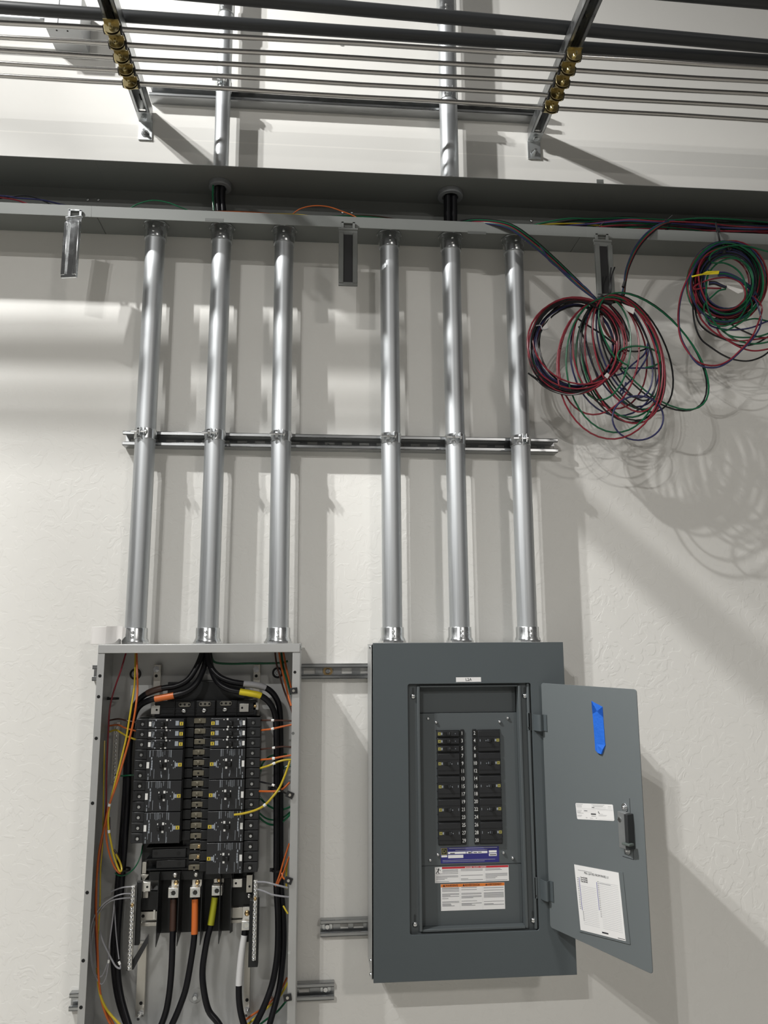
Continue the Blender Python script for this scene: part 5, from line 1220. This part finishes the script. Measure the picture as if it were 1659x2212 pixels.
# blue painter's tape on the door
bt = [DP(*p) for p in ((1278, 1514), (1285, 1518), (1293, 1522), (1302, 1527), (1303.5, 1550), (1305.5, 1575), (1307.5, 1602), (1308.5, 1609), (1305, 1619), (1301.5, 1629), (1294, 1626), (1286.5, 1620), (1285, 1600), (1283, 1570), (1280.5, 1542))]
b = DB_()
cen = (sum(p[0] for p in bt)/len(bt), sum(p[1] for p in bt)/len(bt))
n = len(bt); rnd = random.Random(4)
vs = [D3(u, v, 0.0002) for u, v in bt]+[D3(u, v, 0.0008+(0.004 if 8 <= i <= 10 else rnd.uniform(0, .0008))) for i, (u, v) in enumerate(bt)]
mid = [D3(lerp(bt[1][0], bt[2][0], .5)+ (lerp(bt[10][0], bt[11][0], .5)-lerp(bt[1][0], bt[2][0], .5))*k/6+0.002*math.sin(k*2), lerp(bt[1][1], bt[10][1], k/6), 0.0011+0.0005*(k % 2)) for k in range(1, 6)]
fs = [tuple(range(n-1, -1, -1))]+[(i, (i+1) % n, n+(i+1) % n, n+i) for i in range(n)]
vs += mid; m0 = 2*n
R_ = [n+i for i in (2, 3, 4, 5, 6, 7, 8, 9)]; L_ = [n+i for i in (1, 0, 14, 13, 12, 11, 10)]
mi = [m0+k for k in range(5)]
for k in range(4): fs += [(mi[k], mi[k+1], R_[k+2]), (mi[k], R_[k+2], R_[k+1]), (mi[k], L_[k+2], mi[k+1]), (mi[k], L_[k+1], L_[k+2])]
fs += [(n+1, n+2, mi[0]), (n+2, n+3, mi[0]), (n+0, n+1, mi[0]), (n+0, mi[0], n+14), (mi[0], n+3, n+4), (mi[4], n+8, n+9), (mi[4], n+7, n+8), (mi[4], n+9, n+10), (mi[4], n+10, n+11), (mi[4], n+11, n+12), (mi[4], n+6, n+7)]
b.add(vs, fs); tag(b.build('tape_strip', BTAPE, smooth=0), "torn strip of blue painter's tape stuck on the open door", 'tape')

# ================================================================== TAPE ROLL on the open box
q0, q1 = P(199, 1372, .10), P(262, 1372, .10)
rx_ = (q1.x-q0.x)/2; cxr = (q0.x+q1.x)/2
ty = -0.105
t = thing('tape_roll', 'roll of white tape lying on top of the open box', 'tape', (cxr, ty, ZT))
hh = P(230, 1353, .14).z-P(230, 1391, .14).z
b = MB(); b.ring((cxr, ty, ZT+0.0003), (0, 0, 1), rx_, rx_*0.68, hh, 40); b.build('roll', WTAPE, t, bevel=0.0008)
b = MB(); b.ring((cxr, ty, ZT+0.0005), (0, 0, 1), rx_*0.68, rx_*0.63, hh*0.98, 32); b.build('core', mat('card core', (0.35, 0.27, 0.19, 1), 0.8), t)
# loose torn end peeling off towards the conduit
path = [(math.cos(a)*rx_*1.01, -math.sin(a)*rx_*1.01) for a in (1.35, 1.0, .65)]+[(rx_*1.05, -rx_*.62), (rx_*1.28, -rx_*.80), (rx_*1.5, -rx_*.72)]
top = [1, 1, 1.02, 1.03, .98, .88]; bot = [0.01, 0.02, 0.10, .30, .22, .42]
vs = []
for (x, y), a, c_ in zip(path, top, bot):
    for o_ in (0, 0.0005):
        vs += [(cxr+x, ty+y-o_, ZT+hh*c_+0.001), (cxr+x+0.001, ty+y-o_, ZT+hh*a+0.001)]
fs = []
for i in range(len(path)-1):
    k = 4*i; m_ = k+4; fs += [(k, m_, m_+1, k+1), (k+2, k+3, m_+3, m_+2), (k, k+2, m_+2, m_), (k+1, m_+1, m_+3, k+3)]
fs += [(0, 1, 3, 2), (m_, m_+2, m_+3, m_+1)]
b = MB(); b.add(vs, fs); b.build('loose_end', WTAPE, t, smooth=50)

# ================================================================== WIRES IN THE WIREWAY
def wwire(label, col, seq, r=0.0022, mark=None): return wire(label, col, seq, r, mark, group='wires lying in the wireway')
wwire('red wire sagging at the far left of the wireway', 'red', [(-120, 400, .12), (-40, 420, .12), (0, 426.5, .12), (30, 431, .12), (50, 437, .12), (66, 444, .12), (90, 462, .12)])
wwire('long dark blue wire sagging at the far left of the wireway', 'blue', [(-120, 420, .10), (0, 423, .10), (40, 428, .10), (90, 432, .10), (130, 441, .10), (165, 449, .10), (210, 465, .10)])
wwire('black wire over the blue one at the far left of the wireway', 'black', [(-20, 432, .08), (30, 424, .08), (60, 423, .08), (85, 430, .08), (115, 445, .08), (150, 470, .08)])
wwire('thin green wire arching over the front lip near the narrow bushing', 'green', [(262, 462, .13), (278, 452, .13), (300, 440, .13), (330, 433, .13), (360, 437, .13), (385, 446, .13), (407, 455, .12), (430, 468, .12)], 0.0018)
wwire('thin orange wire arching high in the middle of the wireway', 'orange', [(620, 475, .12), (634, 461, .12), (652, 450, .12), (680, 444.5, .12), (710, 447, .12), (740, 457, .12), (765, 467, .12), (790, 482, .12)], 0.0017)
for k, (lab, col, dy, d, x0, x1) in enumerate((('orange wire beside the narrow bushing, front one', 'orange', 0, .135, 395, 705), ('orange wire beside the narrow bushing, second one', 'orange', -2.5, .12, 400, 690), ('orange wire beside the narrow bushing, rear one', 'orange', -4.5, .10, 410, 655), ('yellow wire beside the narrow bushing', 'yellow', -4, .128, 520, 725), ('dark brown wire beside the narrow bushing', 'brown', -5, .09, 400, 640))):
    seq = []
    for i in range(8):
        x = x0+(x1-x0)*i/7; lip_y = 442+(515-442)*x/1659
        seq.append((x, lip_y-1.5+dy+8*(1-math.sin(math.pi*(i+0.6)/8.2))-1.0, d))
    wwire(lab, col, seq, 0.0022)
for k, (lab, col, dy, d, x0, x1, a_) in enumerate((('green wire rising left of the middle latch, upper', 'green', 2, .10, 660, 890, 11), ('green wire rising left of the middle latch, middle', 'green', 3, .12, 690, 880, 9), ('green wire rising left of the middle latch, lower', 'green', 4, .13, 700, 850, 7), ('brown wire among the green ones by the middle latch', 'brown', 2, .09, 680, 900, 13))):
    seq = []
    for i in range(8):
        x = x0+(x1-x0)*i/7; lip_y = 442+(515-442)*x/1659
        seq.append((x, lip_y+dy-a_*math.sin(math.pi*i/7), d))
    wwire(lab, col, seq, 0.0022)
# tied bundle along the right length of the wireway
bd = thing('wire_bundle', 'long tied bundle of coloured wires along the right part of the wireway', 'wire bundle', P(1400, 500, .1))
rnd = random.Random(21)
cols = ['red', 'green', 'blue', 'black', 'green', 'red', 'blue', 'black', 'green', 'red', 'black', 'blue', 'green', 'red', 'black', 'green', 'red', 'blue']
WM = {'red': W_RED, 'green': W_GRN, 'blue': W_BLU, 'black': W_BLK, 'yellow': W_YEL, 'orange': W_ORA, 'brown': W_BRN, 'grey': W_GRY}
for k, col in enumerate(cols):
    seq = []; x0 = 1115+rnd.uniform(0, 60); ph = rnd.uniform(0, 6); amp = rnd.uniform(1, 5); lift = rnd.uniform(-2, 32)
    for i in range(15):
        x = x0+(1900-x0)*i/14; lip_y = 442+(515-442)*x/1659
        k2 = min(1, (x-x0)/160); sw = 1-0.75*math.exp(-((x-1437)/50)**2)-0.6*math.exp(-((x-1290)/40)**2)
        seq.append((x, lip_y+6-k2*(8+lift*(0.55+0.45*sw))-amp*sw*math.sin(i*0.9+ph)-(7*math.exp(-((x-1440)/70)**2)), .055+.004*k+.01*math.sin(i+ph)))
    b = MB(); b.tube(spline(pxl(seq), 4), 0.0024, 8); b.build('wire', WM[col], bd, label=col+' wire')
b = MB(); b.tube(spline(pxl([(1118, 501, .13), (1130, 495, .13), (1150, 489, .13), (1175, 485, .12), (1240, 483, .11), (1300, 488, .10)]), 5), 0.0022, 8); b.build('wire', W_YEL, bd, label='yellow wire')
for px, y0, y1 in ((1441, 474, 491), (1293, 489, 498)):
    a_, c_ = P(px, y0, .10), P(px, y1, .10)
    b = MB(); b.ring((a_.x, -0.095, (a_.z+c_.z)/2), (1, 0, 0), (a_.z-c_.z)/2+0.004, (a_.z-c_.z)/2+0.002, 0.005, 20); b.obox(P(px-3, y0+2, .13), (0.003, 0, 0), (0, 0.003, 0), (0, 0, 0.003)); b.tube([P(px+1, y0, .13), P(px+12, y0-9, .145)], 0.0012, 6)
    b.build('zip_tie', RUBBER, bd, label='black zip tie')

# ================================================================== WIRE COILS
WR_ = 0.0025
def loop(cx, cy, rx, ry, tilt, d, a0=0.0, a1=360.0, wob=0.0, ph=0.0, n=34, dslope=0.0):
    out = []
    for i in range(n+1):
        a = math.radians(a0+(a1-a0)*i/n)
        k = 1+wob*math.sin(2*a+ph)
        x, y = rx*k*math.sin(a), -ry*k*math.cos(a)
        c_, s_ = math.cos(math.radians(tilt)), math.sin(math.radians(tilt))
        out.append((cx+x*c_-y*s_, cy+x*s_+y*c_, d+dslope*math.sin(a+ph)))
    return out
def addw(parent, col, seq, r=WR_, k=1):
    b = MB(); pts = pxl(seq); b.tube(spline(pts, k) if k > 1 else pts, r, 8)
    return b.build('wire', WM[col], parent, label=col+' wire')
DC = 0.185
G1 = (1307, 646)
c1t = thing('wire_coil', 'large loose coil of coloured wires hanging in front of the wall', 'wire coil', P(1307, 646, DC), 'coils of wire hung from the wireway')
rnd = random.Random(5)
# feed wires from the wireway down to the knot
for k, col in enumerate(('black', 'green', 'black', 'red', 'green', 'blue')):
    o_ = k*1.7-3
    x0 = 975+12*k
    addw(c1t, col, [(x0-30, 489+o_*.3, .10), (x0, 484-abs(o_)*.4, .115), (1015+o_*2, 477+o_, .135), (1060+o_, 478+o_*1.2, .155), (1105-o_*.4, 489+o_*1.2, .165), (1150-o_, 520+o_, .17), (1200-o_, 564+o_*.8, .175), (1250-o_, 612+o_*.6, .18), (1290, 648+o_*.3, DC)], k=5)
addw(c1t, 'blue', [(1130, 506, .165), (1160, 528, .17), (1176, 545, .175), (1186, 562, .175), (1208, 580, .18), (1240, 602, .18), (1268, 624, .183), (1286, 646, DC)], k=5)
for k, col in enumerate(('blue', 'green', 'red', 'black')):
    o_ = k*1.8-2.5
    addw(c1t, col, [(1480, 478+o_, .10), (1440, 481+o_*.8, .13), (1406+o_, 500+o_, .155), (1376+o_*1.3, 534+o_*.5, .165), (1356+o_, 578, .172), (1349+o_*.6, 615, .178), (1344+o_, 640, DC), (1330, 650+o_, DC), (1300, 652+o_, DC)], k=5)
# tight ring at the left of the coil
for k in range(17):
    col = ('black', 'red', 'blue', 'black', 'blue', 'black', 'red', 'green', 'black', 'blue')[k % 10]
    s_ = rnd.uniform(-9, 9)
    dx, dy = rnd.uniform(-7, 7), rnd.uniform(-5, 8)
    addw(c1t, col, loop(1244+dx, 744+dy, 92+s_, 96+s_*.9, 8+rnd.uniform(-8, 8), DC+rnd.uniform(-.014, .012), wob=rnd.uniform(-.03, .03), ph=rnd.uniform(0, 6), dslope=.006))
addw(c1t, 'red', loop(1244, 742, 105, 98, 10, DC+.012)); addw(c1t, 'red', loop(1252, 736, 104, 92, 25, DC+.010))
for k in range(6): addw(c1t, 'black', [(1141+k*5, 806+k*3, DC-.01), (1165+k, 826+k*1.5-3, DC+.002*k), (1195, 839+k*2-4, DC+.003*k), (1230, 848+k*2-5, DC+.003*k), (1262, 841+k*2-5, DC+.003*k), (1290, 827+k*2-5, DC+.002*k), (1308-k, 812+k, DC)], k=5)
# long loops falling from the knot
def hang(col, L, wd, tilt, dd=0.0, wob=0.0, ph=0.0, r=WR_):
    th_ = math.radians(tilt); cx = G1[0]+math.sin(th_)*L/2; cy = G1[1]+math.cos(th_)*L/2
    addw(c1t, col, loop(cx, cy, wd/2, L/2, -tilt, DC+dd, wob=wob, ph=ph, n=40, dslope=.008), r=r)
for a in (('red', 303, 228, 4, .015), ('green', 286, 208, 7, .010, .03, 1), ('black', 272, 178, 15, .004, .02, 2), ('black', 270, 170, 17, -.006, .03, 2.4), ('red', 276, 168, 18, .008, .04, .4), ('green', 262, 170, 16, .000, .02, .2), ('blue', 250, 200, 10, -.008, .04, 1.4),
          ('green', 308, 152, 43, .010, .02, 1), ('black', 306, 158, 42, .004, .02, .7), ('black', 262, 150, 27, .006, .05, 1.2), ('red', 252, 132, 21, .012, .06, .6), ('green', 248, 140, 23, -.004, .06, .9), ('blue', 240, 150, 19, -.010, .05, 2.2), ('red', 236, 160, 5, -.006, .05, 2.8), ('blue', 225, 105, 22, .005, .05, .2), ('black', 235, 96, 24, .012, .05, .2),
          ('red', 250, 172, -6, -.002, .03, .3), ('green', 216, 120, -2, .006, .04, .5)):
    hang(*a)
addw(c1t, 'blue', loop(1378, 903, 55, 48, 0, DC+.014)); addw(c1t, 'green', loop(1381, 771, 47, 23, 5, DC+.016, a0=-150, a1=160)); addw(c1t, 'blue', [(1325, 812, DC), (1345, 806, DC), (1368, 786, DC), (1392, 765, DC), (1400, 740, DC)], k=6)
addw(c1t, 'blue', [(1318, 800, DC), (1340, 796, DC), (1380, 795, DC), (1420, 796, DC), (1434, 799, DC), (1433, 792, DC)], k=6)
addw(c1t, 'blue', [(1352, 826, DC), (1345, 850, DC), (1340, 845, DC), (1362, 822, DC), (1380, 800, DC), (1398, 770, DC), (1400, 750, DC)], k=6)
addw(c1t, 'black', [(1245, 686, DC), (1265, 700, DC), (1300, 722, DC), (1330, 745, DC), (1352, 757, DC), (1378, 759, DC), (1398, 752, DC)], k=6)
addw(c1t, 'black', [(1250, 705, DC), (1268, 745, DC), (1280, 785, DC), (1290, 815, DC)], k=6)
for k in range(4): addw(c1t, ('black', 'black', 'red', 'black')[k], [(1312, 655, DC), (1328, 668+k*2, DC), (1345, 690+k*3, DC), (1356-k*3, 715+k*5, DC), (1362-k*4, 735+k*3, DC)], k=6)
for k in range(4): addw(c1t, ('red', 'black', 'green', 'red')[k], [(1302, 660, DC), (1298+k, 690, DC), (1310+k*2, 720+k*2, DC), (1335+k, 745+k*2, DC), (1350+k, 764+k, DC)], k=6)
for k in range(2): addw(c1t, 'black', [(1312+k*3, 655, DC), (1316+k*4, 625, DC+.01), (1318+k*3, 598, DC+.012), (1320+k*8, 578-k, DC+.012)], r=0.0020, k=5)
def wrap(parent, x0, y0, x1, y1, r, nm='zip_tie', m_=RUBBER, d=DC, label='black zip tie'):
    b = MB(); b.tube([P(x0, y0, d), P(x1, y1, d)], r, 12); return b.build(nm, m_, parent, label=label)
wrap(c1t, 1296, 645, 1322, 653, 0.011); wrap(c1t, 1336, 648, 1343, 656, 0.008); wrap(c1t, 1346, 620, 1350, 608, 0.0045)
def flag(parent, pts, m_, d, label):
    p3 = [P(x, y, d+0.004*math.sin(i*1.3)) for i, (x, y) in enumerate(pts)]; n = len(p3)
    b = MB(); b.add([p-Vector((0, 0.0005, 0)) for p in p3]+[p+Vector((0, 0.0005, 0)) for p in p3], [tuple(range(n)), tuple(range(2*n-1, n-1, -1))]+[(i, (i+1) % n, n+(i+1) % n, n+i) for i in range(n)]); return b.build('marker_tape', m_, parent, smooth=0, label=label)
flag(c1t, [(1170, 710), (1182, 696), (1189, 684), (1190, 696), (1183, 713)], WTAPE, DC+.02, 'white marker tape'); addw(c1t, 'grey', [(1158, 704, DC+.02), (1168, 703, DC+.02), (1172, 712, DC+.02), (1184, 710, DC+.02)], r=.0015, k=5)
flag(c1t, [(1343, 656), (1371, 666), (1368, 679), (1352, 670)], WTAPE, DC+.02, 'white marker tape'); flag(c1t, [(1305, 812), (1311, 805), (1317, 810), (1312, 818)], WTAPE, DC+.02, 'white marker tape')

c2t = thing('wire_coil', 'thick coil of coloured wires with yellow tape at the edge', 'wire coil', P(1572, 530, DC), 'coils of wire hung from the wireway')
rnd = random.Random(9)
DC2 = 0.185
for k in range(34):
    col = ('green', 'black', 'red', 'green', 'blue', 'black', 'green', 'red', 'black', 'blue')[k % 10]
    f_ = rnd.uniform(0, 1); rx = 50+34*f_; ry = 56+34*f_
    addw(c2t, col, loop(1571+rnd.uniform(-4, 5), 612+rnd.uniform(-4, 5)-4*f_, rx, ry, 14+rnd.uniform(-10, 10), DC2+rnd.uniform(-.020, .014), wob=rnd.uniform(-.025, .025), ph=rnd.uniform(0, 6), dslope=.006))
S8 = lambda q: [(1460+x/7.9, 520+y/7.9, DC2+d_) for x, y, d_ in q]
addw(c2t, 'red', S8([(900, 90, .01), (560, 210, .012), (400, 420, .014), (390, 640, .016), (440, 850, .016), (560, 1080, .016), (760, 1180, .016), (980, 1160, .016), (1150, 1030, .016), (1180, 860, .016), (1080, 700, .016), (860, 630, .016), (600, 660, .016), (400, 730, .014), (300, 800, .014), (330, 830, .014), (500, 810, .014), (770, 815, .014)]), k=5)
addw(c2t, 'green', S8([(1572, 190, .01), (1200, 90, .012), (900, 95, .014), (650, 190, .016), (570, 310, .016), (640, 380, .016), (820, 380, .016), (1000, 460, .016), (1130, 600, .016), (1200, 820, .016), (1200, 1100, .016), (1080, 1320, .016), (850, 1450, .016), (620, 1420, .016), (500, 1280, .016), (480, 1120, .014), (520, 1050, .014)]), k=5)
addw(c2t, 'green', S8([(560, 500, .010), (520, 800, .016), (530, 1100, .016), (650, 1380, .016), (820, 1530, .016), (1000, 1460, .016), (1230, 1300, .016), (1300, 1100, .014), (1260, 980, .012)]), k=5)
for col, o_ in (('red', -6), ('blue', 6)):
    addw(c2t, col, S8([(620+o_, 230, .0), (430+o_, 330, .005), (250+o_, 560, .012), (100+o_, 900, .015), (45+o_, 1250, .015), (70+o_, 1600, .015), (180+o_, 1850, .015), (380, 2090+o_*3, .015), (650, 2150+o_*3, .015), (880, 2070+o_*2, .015), (1100+o_*2, 1880, .015), (1310+o_*3, 1650, .015), (1430+o_*4, 1400, .015), (1440-o_*5, 1150, .015), (1350-o_*2, 990, .014), (1225, 915, .012)]), k=5)
addw(c2t, 'black', S8([(300, 900, 0), (290, 1150, .008), (330, 1450, .012), (430, 1680, .012), (600, 1820, .012), (800, 1950, .012), (1000, 2030, .012), (1250, 2050, .012), (1500, 1960, .012), (1700, 1780, .01)]), k=5)
addw(c2t, 'black', S8([(320, 1100, 0), (360, 1320, .008), (460, 1480, .01), (650, 1610, .01), (900, 1710, .01), (1100, 1790, .01), (1350, 1760, .01), (1600, 1620, .01), (1750, 1500, .01)]), k=5)
addw(c2t, 'red', S8([(340, 850, 0), (350, 1100, .01), (430, 1330, .012), (600, 1520, .012), (800, 1650, .012), (1050, 1710, .012), (1300, 1690, .012), (1600, 1640, .012), (1800, 1540, .012)]), k=5)
addw(c2t, 'red', S8([(690, 1480, .006), (780, 1620, .01), (950, 1740, .012), (1150, 1840, .012), (1350, 1880, .012), (1600, 1840, .012), (1800, 1760, .01)]), k=5)
addw(c2t, 'green', S8([(740, 1480, .006), (850, 1580, .01), (1000, 1640, .012), (1250, 1650, .012), (1500, 1610, .012), (1800, 1480, .01)]), k=5)
addw(c2t, 'green', S8([(800, 1530, .004), (930, 1640, .01), (1100, 1720, .012), (1350, 1760, .012), (1600, 1720, .012), (1800, 1640, .01)]), k=5)
addw(c2t, 'blue', S8([(540, 1300, .004), (580, 1440, .008), (800, 1510, .01), (1050, 1520, .01), (1300, 1480, .01), (1550, 1380, .01), (1800, 1300, .01)]), k=5)
addw(c2t, 'black', S8([(800, 1290, .004), (950, 1430, .008), (1150, 1540, .01), (1400, 1640, .01), (1600, 1650, .01), (1800, 1600, .01)]), k=5)
addw(c2t, 'green', S8([(1150, 1370, .004), (1350, 1330, .008), (1550, 1370, .01), (1750, 1420, .01)]), k=5)
for k, col in enumerate(('blue', 'green', 'blue')): addw(c2t, col, S8([(720, 540+k*30, .02), (850, 545+k*25, .02), (1000, 600+k*22, .018), (1150, 690+k*22, .014), (1300, 800+k*30, .006), (1400, 950, 0)]), k=5)
for k, col in enumerate(('black', 'blue', 'black')): addw(c2t, col, S8([(560, 700+k*25, .010), (660, 700+k*20, .016), (760, 745+k*15, .018), (860, 790+k*8, .018)]), k=5)
addw(c2t, 'green', S8([(520, 1040, .008), (640, 930, .014), (740, 850, .018), (850, 828, .018)]), k=5)
flag(c2t, [(1493.5, 596), (1495, 599), (1518, 594), (1552, 592), (1554, 585), (1526, 586), (1517, 591)], CTAPE['yellow'], DC2+.026, 'yellow marker tape')
flag(c2t, [(1570, 616), (1605, 626), (1604.5, 631), (1594, 634), (1572, 622)], WTAPE, DC2+.026, 'white marker tape')
flag(c2t, [(1506, 682), (1530, 670), (1550, 683), (1540, 690), (1520, 700)], WTAPE, DC2+.0, 'white marker tape'); flag(c2t, [(1507, 700), (1528, 707), (1516, 716), (1508, 710)], WTAPE, DC2-.01, 'white marker tape')
wrap(c2t, 1571, 525, 1577, 542, 0.0075); wrap(c2t, 1563, 542, 1565, 554, 0.006)
b = MB(); b.tube(spline([P(1546, 481, .12), P(1549, 495, .155), P(1553, 512, .165), P(1557, 528, .18), P(1568, 532, .19)], 5), 0.0028, 6); b.obox(P(1551, 497, .16), (0.005, 0, 0), (0, 0.003, 0), (0, 0, 0.006)); b.build('zip_tie', RUBBER, c2t, label='black zip tie hanging from the wireway')
